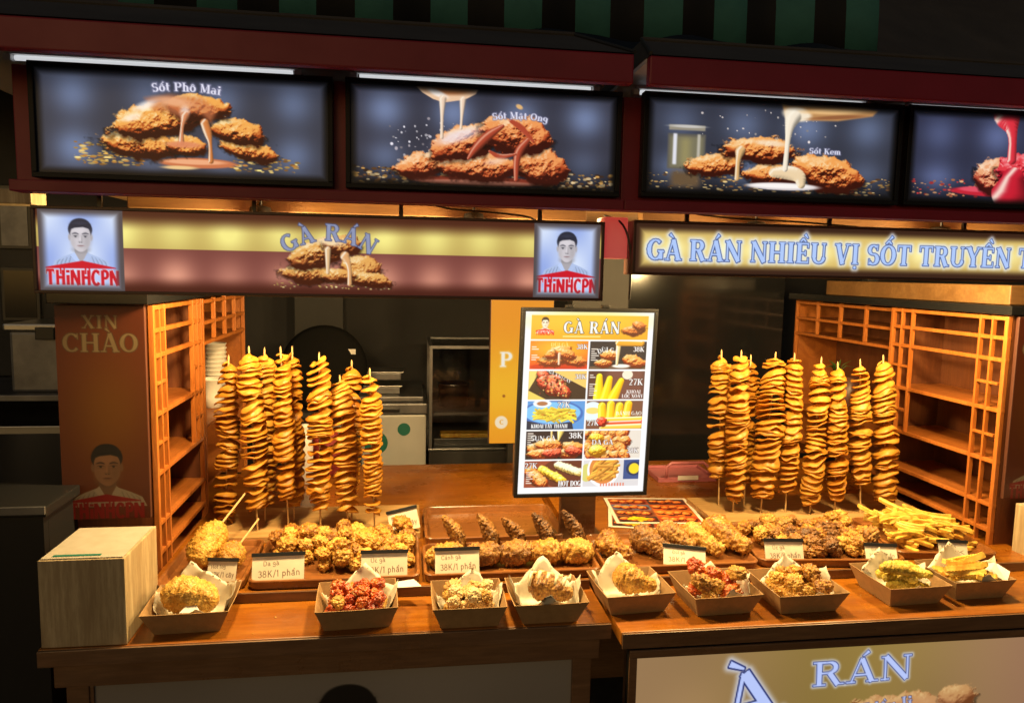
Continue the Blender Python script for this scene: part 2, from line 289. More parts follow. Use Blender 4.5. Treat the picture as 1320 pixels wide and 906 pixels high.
def board_honey(W, H):
    c = Canvas(W, H, (52, 52, 64), 1.1); A = c.A
    c.a += (c.leds(4, 2, .32, .19, 4)+.0)[..., None]*np.array([.65, .8, 1.05])
    c.a *= (1-.4*sst(.6, 1, c.y))[..., None]
    c.crumbs(460, .02, A-.03, .82, .99, .006, .03, [(200, 150, 80), (120, 80, 46), (230, 200, 150), (80, 54, 40)], 6, .5)
    c.crumbs(60, .35, 1.05, .3, .75, .004, .016, [(225, 220, 230), (190, 180, 190)], 8, 1.)
    c.ell(1.22, .93, .66, .05, (130, 50, 34)); c.ell(1.2, .945, .56, .025, (196, 120, 96))
    P = ((58, 16, 10), (182, 74, 36), (240, 156, 90), (255, 232, 196))
    c.chicken([(.70, .78, .28, .125, -.28), (1.80, .76, .26, .18, .2), (1.24, .79, .38, .15, 0)], 21, P); c.chicken([(1.10, .53, .36, .175, -.38), (1.58, .44, .35, .19, .2)], 27, P)
    for pts, w in (([(1.42, .36), (1.28, .46), (1.16, .6), (1.1, .7)], [.02, .05, .04, .015]), ([(1.66, .5), (1.58, .6), (1.56, .72), (1.56, .9)], [.03, .045, .03, .02]), ([(1.3, .62), (1.4, .68), (1.55, .64)], [.012, .03, .012]), ([(1.5, .3), (1.6, .36), (1.72, .5)], [.02, .035, .012])): c.drip(pts, w, (176, 70, 46), hl=(236, 170, 140))
    c.ell(1.0, .48, .2, .055, (240, 228, 238), -.35, .6, .75); c.ell(1.36, .72, .1, .03, (250, 226, 206), -.2, .7, .6)
    c.poly([(.58, -.02), (1.2, -.02), (1.16, .05), (1.06, .11), (.96, .13), (.86, .15), (.76, .12), (.66, .06)], (236, 196, 160)); c.ell(.9, -.01, .24, .08, (200, 126, 76), 0, .3); c.ell(.8, .06, .1, .03, (252, 240, 230), .4, .5)
    c.drip([(.85, .11), (.845, .3), (.845, .5)], [.034, .012, .016], (240, 210, 184)); c.drip([(1.04, .11), (1.03, .3), (1.025, .4)], [.03, .011, .013], (240, 210, 184))
    c.ell(1.58, .155, .035, .022, (226, 180, 120), .5)
    c.text('Sốt Mật Ong', 1.59, .245, .068, (226, 226, 246), glow=(110, 110, 140), gw=.3, arch=1.6, gap=.08)
    c.edge_fade(.09, .1); return np.clip(c.a, 0, 1)
def jar(c, x, y, w, h):
    c.rect(x, x+w, y+h*.2, y+h, (96, 92, 84), .012); c.rect(x+w*.06, x+w*.94, y+h*.26, y+h*.97, (122, 116, 92), .02); c.rect(x+.02*w, x+w*.98, y, y+h*.12, (150, 142, 126), .01)
    c.rect(x+w*.14, x+w*.24, y+h*.2, y+h*.9, (226, 226, 236), .012); c.rect(x+w*.78, x+w*.86, y+h*.2, y+h*.9, (190, 184, 170), .012); c.rect(x+w*.34, x+w*.6, y+h*.3, y+h*.9, (150, 140, 96), .05); c.ell(x+w*.5, y+h*.03, w*.46, .015, (200, 196, 190))
def board_cream(W, H):
    c = Canvas(W, H, (50, 52, 64), 1.18); A = c.A
    c.a += (c.leds(4, 2, .30, .2, 7)+.0)[..., None]*np.array([.66, .8, 1.05])
    c.a *= (1-.5*sst(.68, 1, c.y))[..., None]
    c.crumbs(330, .02, A-.05, .76, .95, .006, .03, [(214, 164, 90), (240, 206, 140), (120, 80, 46)], 16, .35); c.crumbs(40, .5, 1.9, .04, .4, .003, .013, [(226, 214, 210)], 18, 1.)
    jar(c, .2, .28, .36, .46); c.rect(.24, .52, .76, .93, (104, 82, 58), .05)
    P = ((56, 16, 8), (182, 78, 32), (242, 164, 86), (255, 234, 190))
    c.chicken([(.68, .69, .28, .115, -.12), (1.24, .76, .26, .12, 0)], 31, P); c.chicken([(1.10, .51, .38, .14, .06), (1.80, .73, .36, .19, .25)], 35, P)
    c.ell(1.34, .885, .36, .04, (222, 212, 212)); c.ell(1.32, .88, .3, .024, (252, 246, 242))
    c.drip([(1.24, .74), (1.38, .73), (1.5, .76), (1.52, .86)], [.05, .08, .07, .04], (238, 210, 168)); c.drip([(.90, .52), (.88, .62), (.88, .82)], [.05, .02, .024], (226, 180, 120)); c.ell(1.2, .43, .16, .03, (250, 236, 214), .05, .6, .7)
    c.poly([(1.28, .0), (1.36, .02), (1.95, -.02), (2.25, .03), (2.2, .09), (1.85, .16), (1.55, .17), (1.33, .15)], (190, 140, 88), .015); c.ell(1.44, .11, .14, .075, (246, 230, 204), .1, .25); c.ell(1.8, .06, .3, .03, (236, 190, 130), -.06, .5); c.ell(1.85, .12, .26, .02, (150, 96, 60), -.1, .5)
    c.drip([(1.40, .14), (1.37, .24), (1.36, .4), (1.35, .7)], [.08, .045, .022, .026], (246, 232, 210))
    c.text('Sốt Kem', 1.74, .49, .06, (226, 226, 246), glow=(110, 110, 140), gw=.3, gap=.08)
    c.edge_fade(.09, .1); return np.clip(c.a, 0, 1)
def board_chilli(W, H):
    c = Canvas(W, H, (44, 46, 66), 1.18); A = c.A
    c.a += (c.leds(4, 2, .32, .2, 9)+.0)[..., None]*np.array([.68, .8, 1.1])
    c.a *= (1-.5*sst(.68, 1, c.y))[..., None]
    c.crumbs(200, .05, A-.05, .74, .93, .006, .026, [(190, 120, 80), (200, 60, 60), (230, 170, 120)], 26, .5)
    c.ell(1.1, .86, .65, .06, (196, 36, 54)); c.ell(.75, .84, .2, .03, (226, 80, 100))
    P = ((60, 14, 14), (180, 70, 50), (236, 166, 120), (255, 236, 210))
    c.chicken([(.92, .7, .22, .19, .3), (1.5, .7, .3, .2, 0)], 41, P); c.chicken([(1.25, .62, .3, .2, 0)], 43, ((70, 4, 16), (180, 20, 40), (226, 60, 70), (255, 190, 190)))
    c.drip([(1.0, .02), (1.08, .2), (1.09, .5)], [.14, .04, .05], (220, 50, 64)); c.drip([(1.12, .7), (1.1, .86)], [.12, .2], (200, 30, 50))
    c.edge_fade(.09, .1); return np.clip(c.a, 0, 1)
def hanging_left(W, H):
    c = Canvas(W, H, (110, 62, 56)); A = c.A
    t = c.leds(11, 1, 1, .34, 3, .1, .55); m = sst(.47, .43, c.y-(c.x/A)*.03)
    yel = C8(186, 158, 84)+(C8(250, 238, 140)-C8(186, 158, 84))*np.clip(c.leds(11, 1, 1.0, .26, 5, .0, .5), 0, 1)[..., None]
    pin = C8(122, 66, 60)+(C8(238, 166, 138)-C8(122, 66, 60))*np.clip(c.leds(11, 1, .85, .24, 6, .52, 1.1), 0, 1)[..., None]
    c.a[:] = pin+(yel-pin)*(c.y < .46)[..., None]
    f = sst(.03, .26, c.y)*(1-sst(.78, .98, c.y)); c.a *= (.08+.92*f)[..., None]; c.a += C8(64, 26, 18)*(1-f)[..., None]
    P = ((70, 28, 14), (164, 86, 40), (232, 172, 92), (255, 240, 196)); x = 3.55
    c.crumbs(60, x-.7, x+.9, .84, .93, .006, .02, [(220, 180, 100), (250, 220, 150)], 3, .4)
    c.chicken([(x-.25, .74, .34, .13, .05), (x+.42, .66, .28, .17, .12), (x+.5, .8, .3, .1, .1), (x+.1, .76, .2, .1, 0)], 52, P); c.chicken([(x-.12, .46, .4, .18, -.28), (x+.16, .36, .26, .13, .1)], 59, P)
    c.drip([(x-.02, .42), (x-.02, .72)], [.04, .02], (232, 190, 140)); c.drip([(x+.2, .5), (x+.26, .62), (x+.26, .86)], [.06, .025, .03], (226, 168, 110)); c.ell(x+.02, .32, .16, .05, (248, 226, 190), .1, .6, .8)
    c.text('GÀ RÁN', x, .2, .21, (150, 158, 190), edge=(70, 78, 120), ew=.05, arch=1.0, gap=.2, al=.9)
    for x0, x1 in ((.03, 1.0), (A-.93, A-.03)):
        w = c.win(x0, x1, 0, 1); X, Y = c.x[w], c.y[w]
        bg = C8(150, 172, 232)+(C8(222, 234, 255)-C8(150, 172, 232))*np.clip(.5+.5*np.sin(X*7+1)*np.cos(Y*5), 0, 1)[..., None]
        c.a[w] = bg
        cx = (x0+x1)/2
        c.bust(cx, .33, .35, hair=(44, 46, 60), skin=(208, 202, 208), shirt=(176, 194, 232), line=(104, 106, 130))
        c.house_logo(cx+.01, .795, .86)
        d = np.minimum(np.minimum(X-x0, x1-X), np.minimum(Y, 1-Y)); c.a[w] = C8(86, 78, 80)+(c.a[w]-C8(86, 78, 80))*sst(.01, .12, d)[..., None]
    return np.clip(c.a, 0, 1)
def hanging_right(W, H):
    c = Canvas(W, H, (60, 36, 24)); A = c.A
    d = np.minimum(np.minimum(c.x, A-c.x), np.minimum(c.y, 1-c.y)); m = sst(.05, .24, d)
    g = C8(222, 192, 112)+(C8(255, 246, 176)-C8(206, 176, 104))*np.clip(c.leds(22, 1, 1., .28, 5, .1, .9)-.25, 0, 1)[..., None]
    c.a += (g-c.a)*m[..., None]
    c.text('GÀ RÁN NHIỀU VỊ SỐT TRUYỀN THỐNG', .27, .53, .42, (178, 204, 252), edge=(72, 92, 150), ew=.045, sh=(60, 66, 100), glow=(230, 240, 255), gw=.35, gap=.09, left=True, sx=.905)
    return np.clip(c.a, 0, 1)
def hello_panel(W, H):
    c = Canvas(W, H, (104, 40, 12)); A = c.A
    c.a += np.exp(-(((c.x-A*.55)/.2)**2+((c.y-.5)/.3)**2))[..., None]*C8(30, 40, 2)  # faint yellow glow painted into the middle of the print
    c.text('XIN', A*.5, .075, .058, (150, 128, 92), gap=.12, edge=(92, 66, 44)); c.text('CHÀO', A*.5, .17, .085, (150, 128, 92), edge=(92, 66, 44), ew=.04, fit=A*.84)
    c.bust(A*.52, .75, .17, hair=(26, 20, 20), skin=(148, 104, 74), shirt=(166, 150, 130), line=(80, 50, 40)); c.house_logo(A*.5, .945, A*.86, (150, 14, 14), edge=None)
    return np.clip(c.a*.74, 0, 1)  # whole print darkened so the panel looks unlit near the lamps
def paint_menu(W, H):
    c = Canvas(W, H, (246, 250, 250)); A = c.A
    x0, x1 = .035, A-.03; xm = (x0+x1)/2
    c.rect(x0, x1, .02, .15, (250, 160, 32)); c.ell(A*.5, .05, .3, .06, (255, 196, 60), 0, .9, .7)
    c.bust(x0+.075, .062, .05, hair=(40, 20, 18), skin=(252, 226, 196), shirt=(255, 250, 236), line=(150, 90, 60)); c.house_logo(x0+.075, .112, .1, (216, 40, 24), edge=None)
    c.text('GÀ RÁN', xm+.01, .085, .062, (255, 250, 226), edge=(60, 54, 34), ew=.05, sh=(40, 44, 30), gap=.14, fit=.31); c.rect(xm-.15, xm+.06, .131, .137, (255, 224, 150), .004)
    c.chicken([(x1-.08, .1, .06, .03, 0), (x1-.05, .075, .035, .025, .3)], 3, ((90, 24, 8), (176, 70, 24), (240, 140, 60), (255, 230, 180)))
    yy = [.155, .318, .482, .648, .814, .972]; g = .004
    def cell(i, j):
        return (x0 if j == 0 else xm+g), (xm-g if j == 0 else x1), yy[i]+g, yy[i+1]-g
    F1 = ((110, 30, 10), (204, 84, 30), (250, 170, 80), (255, 244, 200)); Rd = ((90, 10, 10), (190, 40, 30), (240, 110, 70), (255, 220, 180)); Yl = ((150, 90, 10), (236, 170, 30), (255, 226, 80), (255, 250, 190))
    W8 = (255, 250, 240)
    def price(t, x, y, h=.026, col=W8): c.text(t, x, y, h, col, edge=(70, 40, 30), ew=.06)
    def clip(fn, i, j):
        a = c.a.copy(); fn(*cell(i, j)); X0, X1, Y0, Y1 = cell(i, j); w = c.win(X0, X1-2*c.px, Y0, Y1-2*c.px); k = c.a[w].copy(); c.a = a; c.a[w] = k
    def small(x, y, n, seed):
        for q in range(n): c.rect(x, x+.02+.03*((seed+q*7) % 5)/5, y+q*.012, y+q*.012+.005, (240, 226, 210), .002)
    def f00(a, b, t, u):
        c.rect(a, b, t, u, (226, 74, 22)); c.ell((a+b)/2, t+.04, .18, .07, (255, 170, 40), 0, .9); c.ell((a+b)/2, u-.015, .16, .02, (200, 50, 24)); c.chicken([(a+.12, u-.045, .07, .028, 0), (b-.08, u-.05, .07, .03, .2), (a+.15, t+.06, .075, .034, -.3), (b-.12, t+.07, .06, .03, .3)], 4, F1); c.drip([(a+.16, t+.07), (a+.16, u-.03)], [.008, .006], (255, 190, 150)); c.text('ĐÙI GÀ', (a+b)/2, t+.02, .02, (255, 214, 120)); price('38K', b-.035, t+.03); small(a+.008, t+.03, 2, 1); small(a+.008, t+.075, 3, 2)
    def f01(a, b, t, u):
        c.rect(a, b, t, u, (40, 34, 40)); c.ell((a+b)/2, u, .2, .025, (110, 80, 60)); c.chicken([(a+.08, u-.035, .05, .025, 0), (a+.12, t+.075, .055, .027, 0), (b-.07, u-.045, .07, .035, .3)], 7, F1); c.ell((a+b)/2+.02, u-.02, .05, .01, (250, 236, 220)); c.drip([(a+.16, t), (a+.155, u-.03)], [.016, .007], (250, 214, 150)); c.drip([(a+.16, t+.005), (b-.03, t+.01)], [.02, .016], (236, 160, 40)); c.text('ĐÙI GÀ', a+.1, t+.045, .024, W8, arch=.12); price('38K', b-.045, t+.042); small(a+.008, t+.04, 6, 3)
    def f10(a, b, t, u):
        c.rect(a, b, t, u, (60, 40, 30)); c.poly([(a, t), (a+.06, t), (a, u-.05)], (240, 206, 110)); c.poly([(b, t), (b, u-.06), (a+.13, t)], (236, 190, 100)); c.poly([(a, u-.05), (a+.1, u), (a, u)], (226, 196, 90)); c.chicken([(a+.08, t+.03, .04, .03, .6), (a+.1, t+.07, .06, .04, .6), (a+.15, t+.06, .05, .04, .6), (a+.15, t+.1, .06, .04, .5), (a+.19, t+.11, .05, .035, .5)], 11, Rd, 1.3); c.crumbs(60, a+.06, a+.21, t+.03, u-.02, .003, .008, [(255, 220, 140), (120, 20, 14), (250, 160, 80)], 2, 1.); c.text('GÀ XÀO CAY', a+.17, t+.03, .016, W8, rot=.45); price('38K', b-.035, t+.03)
    def f11(a, b, t, u):
        c.rect(a, b, t, u, (104, 62, 52)); c.a[c.win(a, b, t, u)] *= (.7+.6*vn2(c.x[c.win(a, b, t, u)]*14, c.y[c.win(a, b, t, u)]*3, 5))[..., None]; c.ell(b-.1, t+.02, .03, .026, (236, 220, 196))
        for q, (dx, dy, r) in enumerate(((.062, .085, .12), (.1, .09, .5), (.145, .095, .75))): c.drip([(a+dx, u-.01), (a+dx+.02*q, t+.03+.012*q)], [.03, .017], (250, 214, 16), hl=(255, 246, 90), dk=(214, 150, 10))
        price('27K', b-.05, t+.06, .034); c.text('KHOAI', b-.06, u-.042, .018, W8); c.text('LỐC XOÁY', b-.065, u-.018, .02, W8, fit=.12); small(a+.008, t+.02, 2, 5); small(a+.008, t+.07, 6, 3)
    def f20(a, b, t, u):
        c.rect(a, b, t, u, (88, 146, 206)); c.ell((a+b)/2-.02, t+.07, .17, .075, (60, 104, 176)); c.ell((a+b)/2-.02, t+.065, .155, .06, (120, 186, 236)); c.ell(a+.08, t+.014, .05, .022, (226, 236, 246)); c.ell(a+.08, t+.014, .03, .012, (170, 110, 70)); c.fries(60, (a+b)/2-.01, t+.075, .09, .026, 0., .07, .0065, (250, 206, 60), 4, .35); c.crumbs(10, a+.08, b-.06, t+.06, t+.09, .005, .01, [(214, 120, 40)], 3, .5); c.poly([(a, u-.05), (a+.1, u-.028), (b-.07, u-.042), (b-.06, u), (a, u)], (40, 44, 60)); price('27K', b-.12, t+.02, .03); c.text('KHOAI TÂY THANH', a+.125, u-.02, .022, W8, fit=.2)
    def f21(a, b, t, u):
        c.rect(a, b, t, u, (120, 76, 56)); c.ell(a+.035, t+.06, .06, .055, (216, 232, 240)); c.ell(a+.035, t+.055, .04, .018, (240, 206, 110))
        for q in range(4): c.drip([(a+.09+.045*q, t+.09), (a+.085+.05*q, t+.03-.01*(q % 2))], [.024, .022], (252, 206, 30), hl=(255, 246, 110), dk=(226, 140, 10))
        for q in range(3): c.drip([(a+.09, u-.05+.02*q), (b-.01, u-.055+.02*q)], [.014, .016], ((250, 200, 40), (226, 70, 30), (250, 196, 70))[q])
        c.chicken([(a+.09, u-.04, .03, .03, 0)], 5, ((120, 8, 6), (220, 40, 20), (250, 90, 60), (255, 200, 160))); price('27K', a+.04, u-.035, .028); c.text('BÁNH GẠO', b-.08, t+.07, .02, (255, 240, 220))
    def f30(a, b, t, u):
        c.rect(a, b, t, u, (50, 36, 36)); c.chicken([(a+.07, u-.06, .07, .035, 0), (b-.06, u-.065, .07, .035, .1), (a+.13, t+.08, .08, .035, 0), (a+.1, u-.03, .09, .03, 0), (b-.08, u-.03, .07, .03, 0)], 13, F1); c.chicken([(a+.15, u-.035, .06, .028, 0), (b-.05, u-.045, .05, .026, .2)], 15, Rd); c.drip([(a+.14, t), (a+.14, t+.06)], [.006, .004], (250, 200, 100)); c.drip([(a+.19, t), (a+.18, t+.05)], [.02, .005], (250, 214, 110)); c.text('SỤN GÀ', a+.095, t+.04, .026, W8); price('38K', b-.045, t+.025, .032); small(a+.008, t+.01, 6, 2)
    def f31(a, b, t, u):
        c.rect(a, b, t, u, (220, 210, 196)); c.chicken([(a+.02+.047*(q % 5)+.02*(q//5 % 2), t+.02+.04*(q//5), .038, .03, q*.7) for q in range(20)], 17, Yl if False else F1, 1.2); c.chicken([(a+.06, t+.04, .04, .03, .3), (a+.07, u-.045, .05, .036, 0)], 19, Yl); c.text('DA GÀ', a+.1, t+.065, .028, W8, edge=(90, 40, 20), ew=.06); price('38K', b-.045, u-.045, .028)
    def f40(a, b, t, u):
        c.rect(a, b, t, u, (150, 70, 46)); c.ell(b-.09, t+.07, .14, .085, (104, 50, 34)); c.chicken([(b-.13+.016*q, t+.025+.006*q, .03, .022, 0) for q in range(8)], 21, ((190, 150, 70), (240, 214, 130), (255, 244, 196), (255, 255, 240))); c.chicken([(a+.1+.022*q, t+.05+.012*q, .03, .024, .3) for q in range(6)], 25, Yl); c.chicken([(a+.04+.02*q, t+.065+.02*q, .042, .034, .6) for q in range(4)], 23, F1, 1.4); price('27K', a+.035, t+.025, .03, (255, 240, 236)); c.text('HOT DOG', b-.065, u-.022, .03, W8, edge=(60, 24, 16), ew=.05, fit=.125); small(a+.01, t+.06, 6, 2)
    def f41(a, b, t, u):
        c.rect(a, b, t, u, (210, 206, 206)); c.rect(b-.09, b, t, u-.04, (52, 76, 130)); c.ell(b-.03, t+.05, .045, .04, (34, 50, 84)); c.ell(b-.03, t+.05, .03, .03, (250, 206, 40)); c.ell(a+.02, t+.07, .035, .05, (206, 200, 110)); c.ell(a+.115, t+.055, .092, .095, (252, 246, 240)); c.ell(a+.115, t+.05, .08, .084, (214, 130, 60)); c.fries(46, a+.115, t+.055, .05, .05, -.25, .09, .0085, (240, 156, 56), 9, .3)
        for q in range(9): c.rect(a+.1+.016*q, a+.108+.016*q, u-.02, u, (214, 120, 96), .002)
    for i, row in enumerate(((f00, f01), (f10, f11), (f20, f21), (f30, f31), (f40, f41))):
        for j, f in enumerate(row): clip(f, i, j)
    return np.clip(c.a*1.08+.02, 0, 1)
def side_poster(W, H):
    c = Canvas(W, H, (246, 150, 22)); c.a += (C8(255, 196, 36)-c.a)*(np.exp(-((c.y-.62)/.3)**2))[..., None]*.8
    c.text('P', .07, .41, .1, (255, 250, 236), left=True, gap=.75, glow=(255, 224, 150)); c.ell(.085, .85, .045, .045, (255, 236, 200)); c.text('c', .087, .84, .05, (246, 180, 80)); c.ell(.1, .665, .01, .01, (160, 80, 20)); return np.clip(c.a, 0, 1)
def front_board(W, H):
    """lit board under the right counter"""
    c = Canvas(W, H, (158, 124, 86)); A = c.A; n = fbm2(c.x*1.6, c.y*1.6, 2, 3)
    c.a += (C8(126, 108, 40)-c.a)*(np.exp(-((c.x-1.1)/.6)**2)*.6)[..., None]; c.a += (C8(140, 92, 84)-c.a)*(sst(.45*A, .9*A, c.x)*.7)[..., None]; c.a *= (.86+.25*n)[..., None]
    c.chicken([(1.42, .40, .34, .13, -.1), (1.72, .31, .1, .07, 0), (1.1, .6, .3, .16, 0), (1.6, .62, .3, .15, 0)], 61, ((110, 60, 30), (160, 104, 62), (196, 146, 92), (226, 190, 130)), 1., rough=.5)
    c.ell(1.38, .36, .26, .05, (196, 140, 96), -.1, .6, .7)
    kw = dict(edge=(40, 50, 110), ew=.035, glow=(220, 230, 255), gw=.22)
    c.text('À', .58, .235, .25, (184, 200, 250), rot=-.22, sx=1.3, **kw)
    c.text('RÁN', 1.18, .135, .125, (184, 200, 250), rot=-.03, gap=.1, fit=.54, **kw); c.text('Nhiều vị', 1.3, .335, .065, (170, 180, 220), rot=-.1, edge=(70, 60, 90))
    c.text('G', .3, .6, .27, (184, 200, 250), rot=-.75, **kw)
    return np.clip(c.a, 0, 1)
def front_left(W, H):
    c = Canvas(W, H, (140, 134, 130)); A = c.A; c.a *= (.85+.3*fbm2(c.x*1.2, c.y*1.2, 2, 3))[..., None]
    c.bust(1.21, .325, .39, hair=(14, 11, 12), skin=(80, 60, 50), shirt=(90, 90, 96), line=(40, 30, 30)); return np.clip(c.a, 0, 1)
def price_card(W, H, l1, l2, seed=0):
    c = Canvas(W, H, (236, 230, 212)); A = c.A; c.a *= (.94+.1*fbm2(c.x*3, c.y*3, 2, seed))[..., None]
    kw = dict(T=.1, t=.085, sf=False)
    c.text(l1, A*.36, .29, .17, (56, 30, 26), rot=-.04, fit=min(A*.5, .1*len(l1)+.1), **kw); c.text(l2, A*.52, .66, .24, (70, 34, 24), rot=-.03, fit=A*.8, **kw); return np.clip(c.a, 0, 1)
def leaflet(W, H):
    c = Canvas(W, H, (235, 230, 220)); A = c.A
    c.rect(.05, A-.05, .05, .95, (150, 80, 50))
    for q in range(8):
        a = .05+(A-.1)/2*(q % 2); t = .06+.225*(q//2); c.rect(a+.01, a+(A-.1)/2-.01, t, t+.21, ((160, 60, 40), (70, 50, 60), (90, 110, 150), (196, 90, 30), (120, 70, 50), (210, 120, 40), (60, 44, 44), (180, 70, 40))[q]); c.chicken([(a+.1+.11*k, t+.1+.03*(k % 2), .08, .07, k) for k in range(4)], 70+q, ((70, 20, 10), (170, 60, 30), (236, 140, 60), (255, 226, 160)))
    c.fries(9, A*.3, .84, .1, .03, .2, .14, .03, (250, 200, 30), 3, .5)
    return np.clip(c.a, 0, 1)
# ================================================================ helpers: geometry
rnd = random.Random(5)
def _h3(i, j, k, s):
    n = (i*73856093 ^ j*19349663 ^ k*83492791 ^ (s*2654435761)) & 0xffffffff
    n = ((n ^ (n >> 13))*1274126177) & 0xffffffff; n = ((n ^ (n >> 16))*2246822519) & 0xffffffff
    return ((n ^ (n >> 15)) & 0xffff)/65535.0
def vn3(P, s=0):
    I = np.floor(P).astype(np.int64); f = P-I; f = f*f*(3-2*f); r = 0
    for a in (0, 1):
        for b in (0, 1):
            for c in (0, 1):
                w = (f[:, 0] if a else 1-f[:, 0])*(f[:, 1] if b else 1-f[:, 1])*(f[:, 2] if c else 1-f[:, 2])
                r = r+w*_h3(I[:, 0]+a, I[:, 1]+b, I[:, 2]+c, s)
    return r
def fbm3(P, o=3, s=0):
    r = 0; a = 1; t = 0
    for i in range(o): r = r+a*vn3(P*2**i, s+i*11); t += a; a *= .5
    return r/t-.5
def worley(P, s=0):
    I = np.floor(P).astype(np.int64); best = np.full(len(P), 9.)
    for a in (-1, 0, 1):
        for b in (-1, 0, 1):
            for c in (-1, 0, 1):
                J = I+np.array([a, b, c]); q = J+np.stack([_h3(J[:, 0], J[:, 1], J[:, 2], s+k) for k in (1, 2, 3)], 1)
                best = np.minimum(best, ((P-q)**2).sum(1))
    return np.sqrt(best)
def box(x0, x1, y0, y1, z0, z1):
    v = [(x, y, z) for x in (x0, x1) for y in (y0, y1) for z in (z0, z1)]
    return v, [(0, 1, 3, 2), (4, 6, 7, 5), (0, 4, 5, 1), (2, 3, 7, 6), (0, 2, 6, 4), (1, 5, 7, 3)]
def join(*gs):
    V = []; F = []
    for v, f in gs: n = len(V); V += [tuple(p) for p in v]; F += [tuple(i+n for i in q) for q in f]
    return V, F
def frames(pts):
    """tangent, side and up at each point of a path"""
    p = np.array(pts, float); t = np.gradient(p, axis=0); t /= np.linalg.norm(t, axis=1)[:, None]
    u = np.array([0, 0, 1.]) if abs(t[0, 2]) < .9 else np.array([0, 1., 0]); S = []; U = []
    for k in t:
        s = np.cross(k, u); s /= np.linalg.norm(s); u = np.cross(s, k); S.append(s); U.append(u)
    return p, t, np.array(S), np.array(U)
def tube(pts, r, n=8, cap=True, flat=1.):
    p, t, S, U = frames(pts); r = np.broadcast_to(np.asarray(r, float), (len(p),)); V = []; F = []
    for i in range(len(p)):
        for k in range(n):
            a = 2*math.pi*k/n; V.append(tuple(p[i]+r[i]*(math.cos(a)*S[i]+flat*math.sin(a)*U[i])))
    for i in range(len(p)-1):
        for k in range(n): F.append((i*n+k, i*n+(k+1) % n, (i+1)*n+(k+1) % n, (i+1)*n+k))
    if cap: F += [tuple(range(n))[::-1], tuple(range((len(p)-1)*n, len(p)*n))]
    return V, F
def lathe(prof, n=24, c=(0, 0, 0)):
    V = [(c[0]+r*math.cos(2*math.pi*k/n), c[1]+r*math.sin(2*math.pi*k/n), c[2]+z) for r, z in prof for k in range(n)]
    F = [(i*n+k, i*n+(k+1) % n, (i+1)*n+(k+1) % n, (i+1)*n+k) for i in range(len(prof)-1) for k in range(n)]
    F += [tuple(range(n))[::-1], tuple(range((len(prof)-1)*n, len(prof)*n))]
    return V, F
def mesh(name, geo, mat, bevel=0, smooth=False, seg=2):
    m = bpy.data.meshes.new(name); m.from_pydata([tuple(map(float, v)) for v in geo[0]], [], geo[1])
    if bevel:
        b = bmesh.new(); b.from_mesh(m); bmesh.ops.bevel(b, geom=b.edges[:], offset=bevel, segments=seg, affect='EDGES', profile=.6); b.to_mesh(m); b.free()
    if smooth: m.polygons.foreach_set('use_smooth', [True]*len(m.polygons))
    m.materials.append(mat); m.update(); return m
def wloc(o):
    v = Vector((0, 0, 0))
    while o: v += o.location; o = o.parent
    return v
def thing(name, label, cat, loc=(0, 0, 0), rotz=0, group=None):
    o = bpy.data.objects.new(name, None); COL.objects.link(o); o.location = loc; o.rotation_euler = (0, 0, rotz); o.empty_display_size = .02
    return tag(o, label, cat, group)
def tag(o, label, cat, group=None):
    o['label'] = label; o['category'] = cat
    if group: o['group'] = group
    return o
def part(name, geo, mat, parent=None, bevel=0, smooth=False, local=False, loc=None, label=None, seg=2):
    """one mesh object; geo is in world metres (unless local) and is brought into its parent's frame"""
    v, f = geo; L = Vector((0, 0, 0))
    if parent is not None and not local: L = wloc(parent)
    if loc is not None and not local: L = L+Vector(loc)-wloc(parent) if parent is not None else Vector(loc)
    if L.length: v = [(p[0]-L.x, p[1]-L.y, p[2]-L.z) for p in v]
    o = bpy.data.objects.new(name, mesh(name, (v, f), mat, bevel, smooth, seg)); COL.objects.link(o)
    if parent is not None: o.parent = parent
    if loc is not None: o.location = Vector(loc)-(wloc(parent) if parent is not None and not local else Vector((0, 0, 0)))
    if label: o['label'] = label
    return o
def struct(name, geo, mat, **k):
    o = part(name, geo, mat, **k); o['kind'] = 'structure'; return o
def single(name, geo, mat, label, cat, loc, group=None, rot=None, sc=None, **k):
    """a thing that is one mesh; geo local to loc"""
    o = part(name, geo, mat, None, local=True, **k); o.location = loc
    if rot: o.rotation_euler = rot
    if sc: o.scale = sc
    return tag(o, label, cat, group)
def dup(o, loc, rot=None, sc=None, label=None, group=None):
    c = o.copy(); COL.objects.link(c); c.location = loc
    if rot is not None: c.rotation_euler = rot
    if sc is not None: c.scale = sc
    if label: c['label'] = label
    if group: c['group'] = group
    for ch in o.children:
        d = ch.copy(); COL.objects.link(d); d.parent = c
        for g in ch.children:
            e = g.copy(); COL.objects.link(e); e.parent = d
    return c
def lin(a): return np.where(a <= .04045, a/12.92, ((a+.055)/1.055)**2.4)
